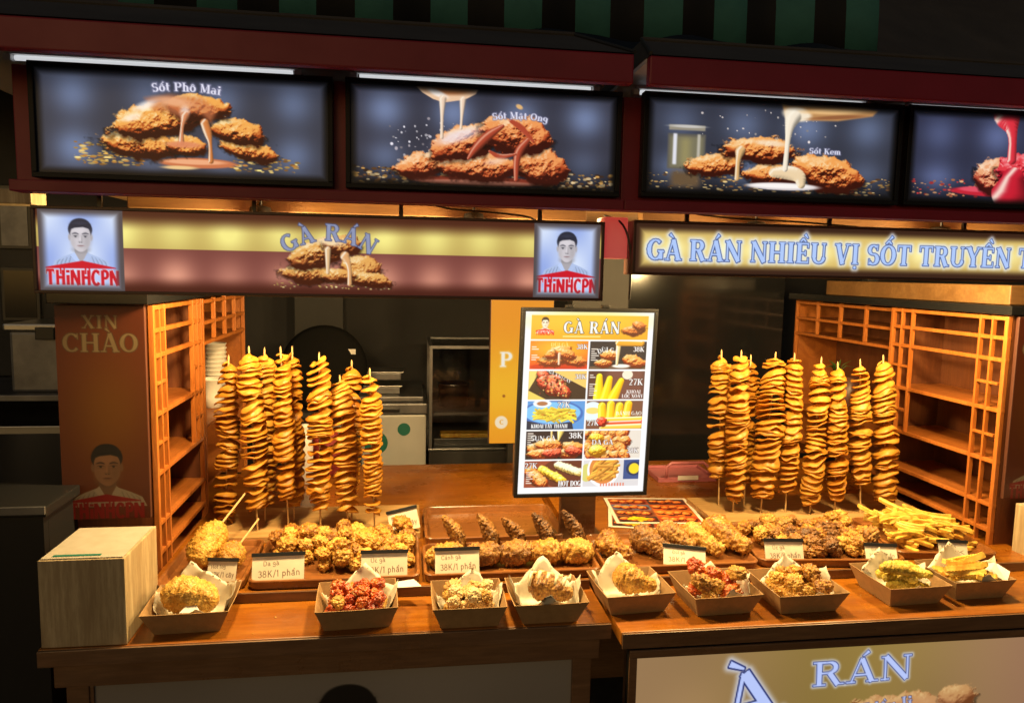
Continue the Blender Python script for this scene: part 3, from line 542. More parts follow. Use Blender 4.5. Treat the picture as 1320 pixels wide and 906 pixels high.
def printed(name, img, o, u, v, mat, parent, bow=0):
    """a printed sheet: a fine grid from corner o along u (right) and v (down), the print kept as colour per point"""
    H, Wd = img.shape[:2]; L = wloc(parent) if parent is not None else Vector((0, 0, 0))
    o = np.array(o, float)-np.array(L); u = np.array(u, float); v = np.array(v, float)
    s, t = np.meshgrid(np.linspace(0, 1, Wd), np.linspace(0, 1, H)); P = o+s[..., None]*u+t[..., None]*v
    if bow: n = np.cross(v, u); n /= np.linalg.norm(n); P = P+(bow*np.sin(s*math.pi)*1.)[..., None]*n
    m = bpy.data.meshes.new(name); m.vertices.add(H*Wd); m.vertices.foreach_set('co', P.reshape(-1).astype(np.float32))
    i = np.arange((H-1)*Wd).reshape(H-1, Wd)[:, :-1]; q = np.stack([i, i+Wd, i+Wd+1, i+1], -1).reshape(-1, 4)
    m.loops.add(q.size); m.polygons.add(len(q)); m.loops.foreach_set('vertex_index', q.reshape(-1).astype(np.int32)); m.polygons.foreach_set('loop_start', np.arange(0, q.size, 4, dtype=np.int32))
    m.update(calc_edges=True); m.validate()
    ca = m.color_attributes.new('print', 'FLOAT_COLOR', 'POINT'); rgba = np.ones((H*Wd, 4), np.float32); rgba[:, :3] = lin(np.clip(img, 0, 1)).reshape(-1, 3); ca.data.foreach_set('color', rgba.reshape(-1))
    m.materials.append(mat); ob = bpy.data.objects.new(name, m); COL.objects.link(ob)
    if parent is not None: ob.parent = parent
    return ob
# ================================================================ helpers: materials
def nodes(name):
    m = bpy.data.materials.new(name); m.use_nodes = True; n = m.node_tree; return m, n, n.nodes['Principled BSDF']
def N(n, t, **k):
    q = n.nodes.new(t)
    for a, b in k.items():
        if a in q.inputs: q.inputs[a].default_value = b
        else: setattr(q, a, b)
    return q
def rgba(c): return (*c, 1)
def mat(name, c, rough=.5, c2=None, scale=20, metal=0, spec=.5, bump=0, bscale=60, coat=0, stretch=(1, 1, 1), detail=4, sss=0, trans=0, rvar=0):
    m, n, b = nodes(name); L = n.links.new; b.inputs['Roughness'].default_value = rough; b.inputs['Metallic'].default_value = metal; b.inputs['Specular IOR Level'].default_value = spec; b.inputs['Coat Weight'].default_value = coat
    b.inputs['Base Color'].default_value = rgba(c); b.inputs['Transmission Weight'].default_value = trans
    if sss: b.inputs['Subsurface Weight'].default_value = sss; b.inputs['Subsurface Radius'].default_value = (.006, .003, .001); b.inputs['Subsurface Scale'].default_value = 1.
    g = N(n, 'ShaderNodeNewGeometry'); mp = N(n, 'ShaderNodeMapping'); mp.inputs['Scale'].default_value = stretch; L(g.outputs['Position'], mp.inputs[0])
    if c2 is not None:
        t = N(n, 'ShaderNodeTexNoise', Scale=scale, Detail=detail, Roughness=.6); L(mp.outputs[0], t.inputs['Vector'])
        r = N(n, 'ShaderNodeValToRGB'); r.color_ramp.elements[0].position = .35; r.color_ramp.elements[1].position = .68; r.color_ramp.elements[0].color = rgba(c); r.color_ramp.elements[1].color = rgba(c2)
        L(t.outputs['Fac'], r.inputs[0]); L(r.outputs[0], b.inputs['Base Color'])
        if rvar:
            a = N(n, 'ShaderNodeMapRange'); a.inputs['To Min'].default_value = max(0, rough-rvar); a.inputs['To Max'].default_value = min(1, rough+rvar); L(t.outputs['Fac'], a.inputs[0]); L(a.outputs[0], b.inputs['Roughness'])
    if bump:
        t = N(n, 'ShaderNodeTexNoise', Scale=bscale, Detail=5); L(mp.outputs[0], t.inputs['Vector']); k = N(n, 'ShaderNodeBump', Strength=bump, Distance=.002); L(t.outputs['Fac'], k.inputs['Height']); L(k.outputs[0], b.inputs['Normal'])
    return m
def wood(name, c1, c2, c3, axis=0, scale=14, rough=.42, coat=.15):
    """sawn wood: long grain along an axis, fine pores, slow tone drift"""
    m, n, b = nodes(name); L = n.links.new; g = N(n, 'ShaderNodeNewGeometry'); mp = N(n, 'ShaderNodeMapping'); s = [1.]*3; s[axis] = .09; mp.inputs['Scale'].default_value = s; L(g.outputs['Position'], mp.inputs[0])
    w = N(n, 'ShaderNodeTexNoise', Scale=scale, Detail=3, Distortion=1.2); L(mp.outputs[0], w.inputs['Vector']); f = N(n, 'ShaderNodeTexNoise', Scale=scale*14, Detail=4, Roughness=.7); L(mp.outputs[0], f.inputs['Vector'])
    wv = N(n, 'ShaderNodeMath', operation='MULTIPLY'); wv.inputs[1].default_value = 7.; L(w.outputs['Fac'], wv.inputs[0]); fr = N(n, 'ShaderNodeMath', operation='PINGPONG'); fr.inputs[1].default_value = 1.; L(wv.outputs[0], fr.inputs[0])
    r = N(n, 'ShaderNodeValToRGB'); r.color_ramp.elements[0].color = rgba(c1); r.color_ramp.elements[1].color = rgba(c2); e = r.color_ramp.elements.new(.55); e.color = rgba([(a+d)/2 for a, d in zip(c1, c2)]); L(fr.outputs[0], r.inputs[0])
    r2 = N(n, 'ShaderNodeValToRGB'); r2.color_ramp.elements[0].position = .42; r2.color_ramp.elements[1].position = .62; r2.color_ramp.elements[0].color = (1, 1, 1, 1); r2.color_ramp.elements[1].color = (0, 0, 0, 1); L(f.outputs['Fac'], r2.inputs[0])
    x = N(n, 'ShaderNodeMix', data_type='RGBA'); L(r.outputs[0], x.inputs[6]); x.inputs[7].default_value = rgba(c3); k = N(n, 'ShaderNodeMath', operation='MULTIPLY'); k.inputs[1].default_value = .45; L(r2.outputs[0], k.inputs[0]); L(k.outputs[0], x.inputs[0]); L(x.outputs[2], b.inputs['Base Color'])
    wr = N(n, 'ShaderNodeTexNoise', Scale=6, Detail=6, Roughness=.7); L(g.outputs['Position'], wr.inputs['Vector']); rm = N(n, 'ShaderNodeMapRange'); rm.inputs['From Min'].default_value = .35; rm.inputs['From Max'].default_value = .68; rm.inputs['To Min'].default_value = max(.12, rough-.14); rm.inputs['To Max'].default_value = rough+.22; L(wr.outputs['Fac'], rm.inputs[0]); L(rm.outputs[0], b.inputs['Roughness']); b.inputs['Coat Weight'].default_value = coat; b.inputs['Coat Roughness'].default_value = .3
    bp = N(n, 'ShaderNodeBump', Strength=.12, Distance=.001); L(f.outputs['Fac'], bp.inputs['Height']); L(bp.outputs[0], b.inputs['Normal']); return m
def crust(name, lo, mid, hi, scale=140, rough=.55, wet=.2, sss=.08):
    """fried coating: fine flakes, brown to pale, each piece a little different"""
    m, n, b = nodes(name); L = n.links.new; tc = N(n, 'ShaderNodeTexCoord'); oi = N(n, 'ShaderNodeObjectInfo'); ad = N(n, 'ShaderNodeVectorMath', operation='ADD'); L(tc.outputs['Object'], ad.inputs[0]); L(oi.outputs['Location'], ad.inputs[1])
    a = N(n, 'ShaderNodeTexNoise', Scale=scale*.28, Detail=4, Roughness=.65); v = N(n, 'ShaderNodeTexVoronoi', Scale=scale*1.3); L(ad.outputs[0], a.inputs['Vector']); L(ad.outputs[0], v.inputs['Vector'])
    s = N(n, 'ShaderNodeMath', operation='MULTIPLY_ADD'); L(v.outputs['Distance'], s.inputs[0]); s.inputs[1].default_value = -.35; L(a.outputs['Fac'], s.inputs[2]); s2 = N(n, 'ShaderNodeMath', operation='MULTIPLY_ADD'); L(oi.outputs['Random'], s2.inputs[0]); s2.inputs[1].default_value = .30; L(s.outputs[0], s2.inputs[2])
    r = N(n, 'ShaderNodeValToRGB'); E_ = r.color_ramp.elements; E_[0].position = .26; E_[0].color = rgba(lo); E_[1].position = .74; E_[1].color = rgba(hi); e = E_.new(.48); e.color = rgba(mid); L(s2.outputs[0], r.inputs[0]); L(r.outputs[0], b.inputs['Base Color'])
    b.inputs['Roughness'].default_value = rough; b.inputs['Coat Weight'].default_value = wet; b.inputs['Coat Roughness'].default_value = .25; b.inputs['Subsurface Weight'].default_value = sss; b.inputs['Subsurface Radius'].default_value = (.006, .003, .001)
    bp = N(n, 'ShaderNodeBump', Strength=.6, Distance=.003); L(v.outputs['Distance'], bp.inputs['Height']); L(bp.outputs[0], b.inputs['Normal']); return m
def print_mat(name, emit=0., rough=.35, base=1.):
    m, n, b = nodes(name); L = n.links.new; a = N(n, 'ShaderNodeAttribute', attribute_name='print'); b.inputs['Roughness'].default_value = rough
    if emit:
        b.inputs['Base Color'].default_value = (.02, .02, .02, 1); b.inputs['Specular IOR Level'].default_value = .15; L(a.outputs['Color'], b.inputs['Emission Color']); b.inputs['Emission Strength'].default_value = emit
    else: L(a.outputs['Color'], b.inputs['Base Color'])
    return m
def glow_mat(name, c, s):
    m, n, b = nodes(name); b.inputs['Base Color'].default_value = (.6, .6, .6, 1); b.inputs['Emission Color'].default_value = rgba(c); b.inputs['Emission Strength'].default_value = s; return m
M = {
 'counter': wood('counter_wood', (.28, .085, .006), (.39, .140, .011), (.17, .046, .004), 0, 9, .3, .25),
 'lattice': wood('lattice_wood', (.42, .13, .022), (.52, .18, .035), (.26, .07, .012), 2, 20, .4, .1),
 'shelf': wood('shelf_wood', (.30, .088, .014), (.40, .13, .022), (.20, .055, .010), 1, 16, .45, .1),
 'cabback': wood('shaded_cabinet_back', (.13, .038, .012), (.17, .055, .016), (.08, .022, .008), 2, 12, .5, .05),  # shade inside the cabinets put into a darker wood colour
 'tray': wood('tray_wood', (.23, .085, .022), (.33, .13, .034), (.15, .05, .012), 0, 14, .32, .3),
 'board': wood('pale_board', (.46, .27, .10), (.56, .36, .15), (.34, .18, .06), 0, 12, .5, 0),
 'ply': wood('pale_plywood', (.40, .30, .17), (.54, .43, .26), (.22, .14, .07), 2, 10, .55, 0),
 'ceilwood': wood('ceiling_wood', (.15, .075, .024), (.20, .105, .035), (.10, .045, .014), 0, 8, .5, 0),
 'edge': wood('dark_edge', (.17, .085, .040), (.22, .115, .055), (.10, .05, .024), 0, 10, .35, .2),
 'red': mat('red_paint', (.25, .004, .024), .5, (.20, .003, .019), 6, rvar=.12), 'redb': mat('red_bright_paint', (.34, .02, .03), .5),
 'roof': mat('roof_sheet', (.06, .052, .046), .75, (.04, .034, .03), 5, bump=.2, bscale=30),
 'white': mat('white_panel', (.74, .74, .72), .5, (.66, .66, .65), 5), 'black': mat('black_plastic', (.012, .012, .013), .35), 'bezel': mat('black_bezel', (.008, .008, .010), .5, spec=.25), 'brown': mat('brown_frame', (.075, .028, .018), .4),
 'dark': mat('dark_wall', (.036, .034, .034), .8, (.024, .023, .023), 3, bump=.15, bscale=12), 'glossdark': mat('dark_glass', (.012, .012, .013), .12, spec=.6), 'greypost': mat('grey_post', (.030, .028, .027), .6, (.022, .021, .02), 8),
 'steel': mat('brushed_steel', (.42, .42, .42), .32, (.34, .34, .34), 40, metal=1, stretch=(.05, 1, 1)), 'dullsteel': mat('dull_steel', (.22, .22, .23), .45, (.14, .14, .15), 10, metal=.8),
 'freezer': mat('freezer_enamel', (.55, .55, .53), .35, (.48, .48, .46), 4), 'green': mat('green_sticker', (.02, .16, .12), .4),
 'kraft': mat('kraft_board', (.37, .22, .095), .75, (.30, .175, .075), 60, bump=.1, bscale=300), 'paper': mat('greaseproof_paper', (.66, .62, .52), .6, (.58, .53, .42), 30, bump=.15, bscale=60, sss=.0), 'napkin': mat('white_napkin', (.78, .77, .74), .7, bump=.2, bscale=90),
 'sheet': mat('printed_sheet', (.46, .42, .35), .5, (.40, .36, .29), 30), 'cup': mat('paper_cup', (.78, .75, .68), .5), 'stick': mat('bamboo', (.60, .42, .20), .6, (.52, .34, .15), 80, stretch=(1, 1, .1)),
 'crust': crust('golden_crust', (.20, .070, .010), (.45, .22, .030), (.68, .42, .090)), 'crumb': crust('yellow_crumb', (.36, .15, .018), (.58, .30, .04), (.74, .46, .10), 190), 'dcrust': crust('dark_crust', (.085, .032, .008), (.24, .10, .02), (.46, .24, .05), 170),
 'redglaze': crust('red_glaze', (.26, .018, .005), (.50, .070, .010), (.64, .22, .03), 110, .35, .4), 'pale': crust('pale_batter', (.50, .28, .08), (.66, .46, .2), (.78, .64, .36), 120), 'greeny': crust('yellow_seasoned', (.36, .24, .02), (.58, .42, .05), (.70, .56, .12), 170),
 'fry': crust('fried_potato', (.50, .24, .025), (.70, .43, .065), (.80, .58, .13), 50, .45, .15, .1), 'spiral': None, 'cream': mat('cream_sauce', (.78, .70, .48), .25, sss=.1),
 'matteblack': mat('matte_black', (.008, .008, .008), .9, spec=.1), 'pink': mat('pink_plastic', (.50, .17, .21), .35), 'leaf': mat('green_leaf', (.05, .12, .02), .5), 'redcloth': mat('red_cloth', (.22, .02, .02), .7), 'asphalt': mat('asphalt', (.05, .048, .046), .85, (.035, .034, .033), 30, bump=.4, bscale=120),
 'redlit': glow_mat('red_lit_acrylic', (.34, .008, .018), 1.), 'bulb': glow_mat('warm_bulb', (1, .62, .25), 14), 'tube': glow_mat('white_tube', (.93, .96, 1.), TUBE), 'shade': mat('lamp_shade_metal', (.05, .05, .05), .4, metal=.6),
 'print': print_mat('print_paper', 0, .5), 'printlit': print_mat('print_backlit', 1., .25), 'printdim': print_mat('print_backlit_dim', .8, .3), 'glass': None,
}
def spiral_mat():
    m, n, b = nodes('fried_potato_spiral'); L = n.links.new; a = N(n, 'ShaderNodeAttribute', attribute_name='rim'); g = N(n, 'ShaderNodeNewGeometry'); t = N(n, 'ShaderNodeTexNoise', Scale=38, Detail=5); L(g.outputs['Position'], t.inputs['Vector'])
    r = N(n, 'ShaderNodeValToRGB'); E_ = r.color_ramp.elements; E_[0].color = (.46, .19, .018, 1); E_[1].color = (.76, .47, .085, 1); E_[0].position = .28; E_[1].position = .68; e_ = E_.new(.46); e_.color = (.66, .34, .038, 1); oi = N(n, 'ShaderNodeObjectInfo'); am = N(n, 'ShaderNodeMath', operation='MULTIPLY_ADD'); L(oi.outputs['Random'], am.inputs[0]); am.inputs[1].default_value = .22; L(t.outputs['Fac'], am.inputs[2]); sb = N(n, 'ShaderNodeMath', operation='SUBTRACT'); sb.inputs[1].default_value = .11; L(am.outputs[0], sb.inputs[0]); L(sb.outputs[0], r.inputs[0])
    x = N(n, 'ShaderNodeMix', data_type='RGBA'); k = N(n, 'ShaderNodeMath', operation='MULTIPLY'); k.inputs[1].default_value = .6; L(a.outputs['Fac'], k.inputs[0]); L(k.outputs[0], x.inputs[0]); L(r.outputs[0], x.inputs[6]); x.inputs[7].default_value = (.52, .21, .02, 1); L(x.outputs[2], b.inputs['Base Color'])
    b.inputs['Roughness'].default_value = .38; b.inputs['Subsurface Weight'].default_value = .0
    tr = N(n, 'ShaderNodeBsdfTranslucent'); tr.inputs[0].default_value = (.8, .42, .05, 1); ms = N(n, 'ShaderNodeMixShader'); ms.inputs[0].default_value = .34; o = n.nodes['Material Output']; L(b.outputs[0], ms.inputs[1]); L(tr.outputs[0], ms.inputs[2]); L(ms.outputs[0], o.inputs[0])
    bp = N(n, 'ShaderNodeBump', Strength=.3, Distance=.002); t2 = N(n, 'ShaderNodeTexNoise', Scale=260, Detail=3); L(g.outputs['Position'], t2.inputs['Vector']); L(t2.outputs['Fac'], bp.inputs['Height']); L(bp.outputs[0], b.inputs['Normal']); return m
M['spiral'] = spiral_mat()
def glass_mat():
    m, n, b = nodes('cabinet_glass'); L = n.links.new; gl = N(n, 'ShaderNodeBsdfGlossy'); gl.inputs['Roughness'].default_value = .05; tr = N(n, 'ShaderNodeBsdfTransparent'); tr.inputs[0].default_value = (.8, .8, .8, 1); f = N(n, 'ShaderNodeFresnel', IOR=1.5); ms = N(n, 'ShaderNodeMixShader'); L(f.outputs[0], ms.inputs[0]); L(tr.outputs[0], ms.inputs[1]); L(gl.outputs[0], ms.inputs[2]); L(ms.outputs[0], n.nodes['Material Output'].inputs[0]); return m
M['glass'] = glass_mat()
# ================================================================ the setting
struct('ground', ([(-60, -40, 0), (60, -40, 0), (60, 80, 0), (-60, 80, 0)], [(0, 1, 2, 3)]), M['asphalt'])
def wall_thing(name, geo, m, label, cat='wall'): return tag(part(name, geo, m), label, cat)
wall_thing('back_wall', box(-6, 8, 3.75, 3.85, 0, 4.6), M['dark'], 'dark grey back wall behind the stalls')
# ---------------------------------------------------------------- the two stalls
def stall(label, x0, x1, yf, hipl, hipr):
    S = thing('food_stall', label, 'stall', ((x0+x1)/2, yf+.6, 0))
    part('counter_top', box(x0, x1, yf, 2.57, .872, .9), M['counter'], S, .003)
    part('counter_lip', box(x0+.001, x1-.001, yf-.006, yf-.0005, .868, .899), M['edge'], S, .0015)
    part('raised_shelf', box(x0+(.12 if hipr else .008), x1-(.006 if hipr else .25), 1.552, 2.565, .9005, .922), M['counter'], S, .002)
    part('shelf_front', box(x0+(.12 if hipr else .008), x1-(.006 if hipr else .25), 1.546, 1.551, .9005, .9215), M['edge'], S, .001)
    part('apron', box(x0+.02, x1-.02, yf+.012, yf+.03, .818, .8715), M['edge'], S, .002)
    for xx in (x0+.03, x1-.07):
        for yy in (yf+.035, 2.5): part('leg', box(xx, xx+.04, yy, yy+.04, 0, .8715), M['edge'], S, .002)
    part('back_panel', box(x0+.02, x1-.02, 2.545, 2.56, .1, .8715), M['edge'], S)
    # canopy: red fascia, white ceiling, dark hipped roof, wooden display ceiling
    a, b = x0-.2*(not hipl), x1+.2*(not hipr)
    if hipl: a = x0-.01
    if hipr: b = x1-.03
    part('fascia', box(a, b, 1.268, 1.288, 1.925, 1.974), M['red'], S, .003)
    part('canopy_ceiling', box(a, b, 1.29, 2.7, 1.967, 1.974), M['white'], S)
    e1 = .055 if hipl else 0; e2 = .055 if hipr else 0
    v = [(a, 1.266, 1.975), (b, 1.266, 1.975), (b-e2, 1.5, 2.07), (a+e1, 1.5, 2.07), (a, 2.72, 1.975), (b, 2.72, 1.975), (b-e2, 2.45, 2.07), (a+e1, 2.45, 2.07)]
    part('roof', (v, [(0, 1, 2, 3), (1, 5, 6, 2), (5, 4, 7, 6), (4, 0, 3, 7), (3, 2, 6, 7), (0, 4, 5, 1)]), M['roof'], S)
    part('roof_ridge', tube([(a+e1, 1.5, 2.071), (b-e2, 1.5, 2.071)], .006, 6), M['roof'], S)
    for (p, q) in (((b, 1.266, 1.977), (b-e2, 1.5, 2.073)),) if hipr else (((a, 1.266, 1.977), (a+e1, 1.5, 2.073)),): part('hip_trim', tube([p, q], .0035, 6), M['greypost'], S)
    part('sign_backboard', box(x0-.01, x1-.003, 1.42, 1.436, 1.722, 1.939), M['red'], S, .002)
    part('sign_ledge', box(x0-.01, x1-.003, 1.392, 1.419, 1.722, 1.742), M['red'], S, .002)
    n = 5; zz = 1.752
    for k in range(n):
        y0 = 1.437+k*.25; part('ceiling_plank', box(x0, x1, y0, y0+.246, zz, zz+.012), M['ceilwood'], S, .0015)
    part('ceiling_beam', box(x0+.1, x1-.02, 1.62, 1.655, 1.716, 1.7515), M['ceilwood'], S, .002)
    for xx in (x0+.005, x1-.045): part('rear_post', box(xx, xx+.04, 2.64, 2.68, 0, 1.957), M['greypost'], S, .002)
    return S
stall('left fried chicken stall with red fascia and wooden counter', -.665, .412, 1.387, False, True)
stall('right fried chicken stall whose counter front carries the lit board', .420, 1.80, 1.343, True, False)
# ---------------------------------------------------------------- lamps
def display_lamp(x, label, y=1.60, z=1.665, tilt=10):
    T_ = thing('display_lamp', label, 'lamp', (x, y, z), 0, 'warm lamps behind the hanging boards')
    part('shade', lathe([(.012, .06), (.02, .058), (.024, .04), (.043, .004), (.041, .004), (.02, .04)], 20, (x, y, z)), M['shade'], T_, smooth=True)
    part('bulb', lathe([(.004, .03), (.014, .025), (.022, .008), (.02, -.008), (.01, -.018), (.002, -.02)], 16, (x, y, z)), M['bulb'], T_, smooth=True)
    part('cord', tube([(x, y, z+.06), (x, y, 1.7515)], .003, 6), M['black'], T_)
    l = bpy.data.lights.new('lamp_light', 'POINT'); l.energy = LAMP_W; l.color = LAMP_COL; l.shadow_soft_size = .045
    o = bpy.data.objects.new('lamp_light', l); COL.objects.link(o); o.parent = T_; o.location = (0, 0, -.024); o.rotation_euler = (math.radians(tilt), 0, 0)
for x, lb in ((-.30, 'warm bulb lamp behind the left hanging board, towards the spiral potatoes'), (.14, 'warm bulb lamp behind the left hanging board, towards the menu'), (.78, 'warm bulb lamp behind the right hanging board, towards the menu'), (1.24, 'warm bulb lamp behind the right hanging board, towards the fries')): display_lamp(x, lb)
def roof_tube(x0, x1, label, y=1.446):
    T_ = thing('tube_light', label, 'tube light', ((x0+x1)/2, y, 1.965), 0, 'white tubes under the canopies')
    part('tube', tube([(x0+.01, y, 1.955), (x1-.01, y, 1.955)], .0045, 10), M['tube'], T_, smooth=True); part('batten', box(x0, x1, y-.007, y+.007, 1.9605, 1.9668), M['white'], T_, .001)
    for xx in (x0, x1): part('end_cap', box(xx-.006, xx+.006, y-.008, y+.008, 1.949, 1.960), M['white'], T_, .001)
roof_tube(-.69, -.20, 'white tube light over the cheese chicken board'); roof_tube(-.10, .36, 'white tube light over the honey chicken board'); roof_tube(.44, .93, 'white tube light over the jar and cream board'); roof_tube(1.02, 1.5, 'white tube light over the red sauce board')
# ---------------------------------------------------------------- light boxes along the canopy
def light_box(label, x0, x1, z0, z1, fn, y=1.4, fr=.009):
    T_ = thing('light_box', label, 'light box', ((x0+x1)/2, y+.01, z0), 0, 'picture light boxes under the canopy')
    H_ = part('housing', box(x0, x1, y+.0025, y+.019, z0, z1), M['black'], T_, .002)
    w, h = x1-x0-2*fr, z1-z0-2*fr
    im = fn(int(w*780), int(h*780)); printed('picture', im, (x0+fr, y+.0015, z1-fr), (w, 0, 0), (0, 0, -h), M['printlit'], T_)
    for nm, g in (('frame_bar', box(x0, x1, y-.004, y+.002, z0, z0+fr)), ('frame_bar', box(x0, x1, y-.004, y+.002, z1-fr, z1)), ('frame_bar', box(x0, x0+fr, y-.004, y+.002, z0+fr, z1-fr)), ('frame_bar', box(x1-fr, x1, y-.004, y+.002, z0+fr, z1-fr))): part(nm, g, M['bezel'], H_, .0012)
light_box('light box with chicken pile lettered Sốt Phô Mai', -.640, -.134, 1.747, 1.941, board_cheese); light_box('light box with chicken under dripping honey lettered Sốt Mật Ong', -.112, .401, 1.747, 1.942, board_honey)
light_box('light box with glass jar and poured cream lettered Sốt Kem', .444, .982, 1.750, 1.947, board_cream); light_box('light box with red sauce over chicken at the right edge', .994, 1.53, 1.751, 1.949, board_chilli)
# ---------------------------------------------------------------- hanging boards
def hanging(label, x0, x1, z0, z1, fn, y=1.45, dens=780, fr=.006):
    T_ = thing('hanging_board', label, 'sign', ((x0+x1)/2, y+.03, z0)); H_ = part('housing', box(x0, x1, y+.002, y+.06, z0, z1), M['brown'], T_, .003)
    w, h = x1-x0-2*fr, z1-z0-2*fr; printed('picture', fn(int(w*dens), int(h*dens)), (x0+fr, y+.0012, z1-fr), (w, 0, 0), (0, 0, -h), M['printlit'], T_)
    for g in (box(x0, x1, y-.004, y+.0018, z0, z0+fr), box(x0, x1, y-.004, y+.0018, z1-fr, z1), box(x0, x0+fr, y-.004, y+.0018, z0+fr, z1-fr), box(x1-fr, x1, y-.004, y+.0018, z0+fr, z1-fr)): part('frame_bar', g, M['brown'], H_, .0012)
    for k in range(4):
        xx = x0+(x1-x0)*(.1+.26*k); part('hanger', join(box(xx-.004, xx+.004, y+.024, y+.03, z1+.0002, 1.7518), box(xx-.011, xx+.011, y+.02, y+.034, 1.745, 1.7517)), M['black'], T_)
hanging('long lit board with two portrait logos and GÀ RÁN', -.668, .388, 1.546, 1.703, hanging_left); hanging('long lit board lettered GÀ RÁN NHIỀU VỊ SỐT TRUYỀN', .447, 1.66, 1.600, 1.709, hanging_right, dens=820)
def cable(pts, label, r=.0022):
    p = np.array(pts, float)
    for _ in range(2):
        q = [p[0]]
        for i in range(len(p)-1): q += [p[i]*.75+p[i+1]*.25, p[i]*.25+p[i+1]*.75]
        p = np.array(q+[p[-1]])
    c = p[0].copy(); return single('power_cable', tube(p-c, r, 6), M['black'], label, 'cable', c)
cable([(.02, 1.5, 1.748), (.06, 1.48, 1.722), (.16, 1.475, 1.718), (.24, 1.48, 1.712), (.26, 1.5, 1.7035)], 'black cable looping over the left lit board'); cable([(.40, 1.5, 1.72), (.43, 1.47, 1.708), (.447, 1.462, 1.66), (.449, 1.462, 1.58), (.45, 1.47, 1.55)], 'thin black cable hanging between the two lit boards'); cable([(.52, 1.5, 1.748), (.6, 1.48, 1.722), (.8, 1.477, 1.718), (.95, 1.48, 1.7105)], 'black cable lying over the right lettered board')
# ---------------------------------------------------------------- lattice cabinets
ZR = [1.508, 1.458, 1.402, 1.340, 1.272, 1.205, 1.138, 1.024, .957, .907]
def cabinet(label, X, sgn, y0, y1, deep, base):
    """lattice face in the plane x=X looking along sgn; cols as fractions of depth"""
    T_ = thing('lattice_cabinet', label, 'cabinet', (X-sgn*deep/2, (y0+y1)/2, base)); f = lambda a: y0+(y1-y0)*a; xb = X-sgn*deep
    def bx(xa, xb_, ya, yb, za, zb): return box(min(xa, xb_), max(xa, xb_), ya, yb, za, zb)
    th = .010
    part('back_panel', bx(xb, xb+sgn*.008, y0, y1, base+.002, 1.516), M['cabback'], T_); part('side_panel', bx(xb+sgn*.0085, X-sgn*.0125, y0+.0005, y0+.010, base+.002, 1.5155), M['cabback'], T_); part('side_panel', bx(xb+sgn*.0085, X-sgn*.0125, y1-.010, y1-.0005, base+.002, 1.5155), M['cabback'], T_)
    for i, z in enumerate(ZR):
        nar = i in (3, 5)
        if not nar:
            if i in (0, 4, 6, 7, 8, 9): part('shelf', bx(xb+sgn*.0085, X-sgn*.0122, y0+.0105, y1-.0105, z-.006, z+.004), M['shelf'], T_)
            part('rail', bx(X-sgn*.012, X, y0, y1, z-.005, z+.005), M['lattice'], T_, .0015)
        else: part('rail', bx(X-sgn*.0115, X-sgn*.0005, f(.045), f(.205), z-.0035, z+.0035), M['lattice'], T_, .001)
    for z in (1.43-.004, ): pass
    for z in (1.340, 1.272-.066): part('rail', bx(X-sgn*.0115, X-sgn*.0005, f(.79), f(.985), z-.0035, z+.0035), M['lattice'], T_, .001)
    zs = [1.516]+ZR
    for k, (a, w, lo) in enumerate(((0.014, .012, base+.002), (.115, .006, base+.002), (.205, .007, base+.002), (.79, .007, 1.14), (.89, .006, 1.14), (.986, .012, base+.002))): part('stile', bx(X-sgn*.0112, X+sgn*.0008, f(a)-w/2, f(a)+w/2, lo, 1.514), M['lattice'], T_, .0012)
    return T_
cabinet('lattice cabinet left of the potatoes, open shelves facing right', -.545, 1, 1.69, 2.075, .186, .9); cabinet('lattice cabinet at the right end, open shelves facing left', 1.496, -1, 1.662, 2.12, .186, .9)
def rear_cabinet(label, X, sgn, y0, y1, ncol, zl, sh, deep=.186, base=.9):
    T_ = thing('rear_cabinet', label, 'cabinet', (X-sgn*deep/2, (y0+y1)/2, base)); xb = X-sgn*deep
    def bx(xa, xb_, ya, yb, za, zb): return box(min(xa, xb_), max(xa, xb_), ya, yb, za, zb)
    part('back_panel', bx(xb, xb+sgn*.008, y0, y1, base, 1.515), M['cabback'], T_); part('end_panel', bx(xb+sgn*.0085, X-sgn*.012, y1-.012, y1-.0005, base, 1.5145), M['shelf'], T_)
    for z in zl: part('rail', bx(X-sgn*.012, X, y0, y1, z-.005, z+.005), M['lattice'], T_, .0015); part('shelf', bx(xb+sgn*.0085, X-sgn*.0122, y0, y1-.0125, z-.005, z+.003), M['shelf'], T_)
    for z in sh: part('shelf', bx(xb+sgn*.0085, X-.002*sgn, y0, y1-.0125, z-.008, z), M['shelf'], T_)
    for k in range(ncol+1):
        yy = y0+.006+(y1-y0-.012)*k/ncol; lo = base if k in (0, ncol) else zl[-1]+.0055
        part('stile', bx(X-sgn*.011, X+sgn*.0008, yy-.005, yy+.005, lo, 1.513), M['lattice'], T_, .0012)
rear_cabinet('cup cabinet behind the left lattice, short lattice on top', -.545, 1, 2.083, 2.60, 4, [1.505, 1.447, 1.392], [1.165, 1.0]); rear_cabinet('rear lattice cabinet behind the right potatoes', 1.520, -1, 2.135, 2.74, 4, [1.505, 1.445, 1.385], [1.10, .97])
for X0, X1, y1, lb in ((-.74, -.541, 2.6, 'black stone slab lying on the left cabinets'), (1.488, 1.71, 2.74, 'black speckled stone slab lying on the right cabinets')):
    tag(part('stone_slab', box(X0, X1, 1.648, y1, 1.5175, 1.541), M['glossdark'], loc=((X0+X1)/2, 2.1, 1.5175), bevel=.002), lb, 'slab')
tag(part('wooden_beam', box(1.50, 1.70, 1.67, 2.5, 1.5425, 1.592), M['ceilwood'], loc=(1.6, 2, 1.5425), bevel=.003), 'pale wooden beam lying on the stone slab above the right cabinet', 'beam')
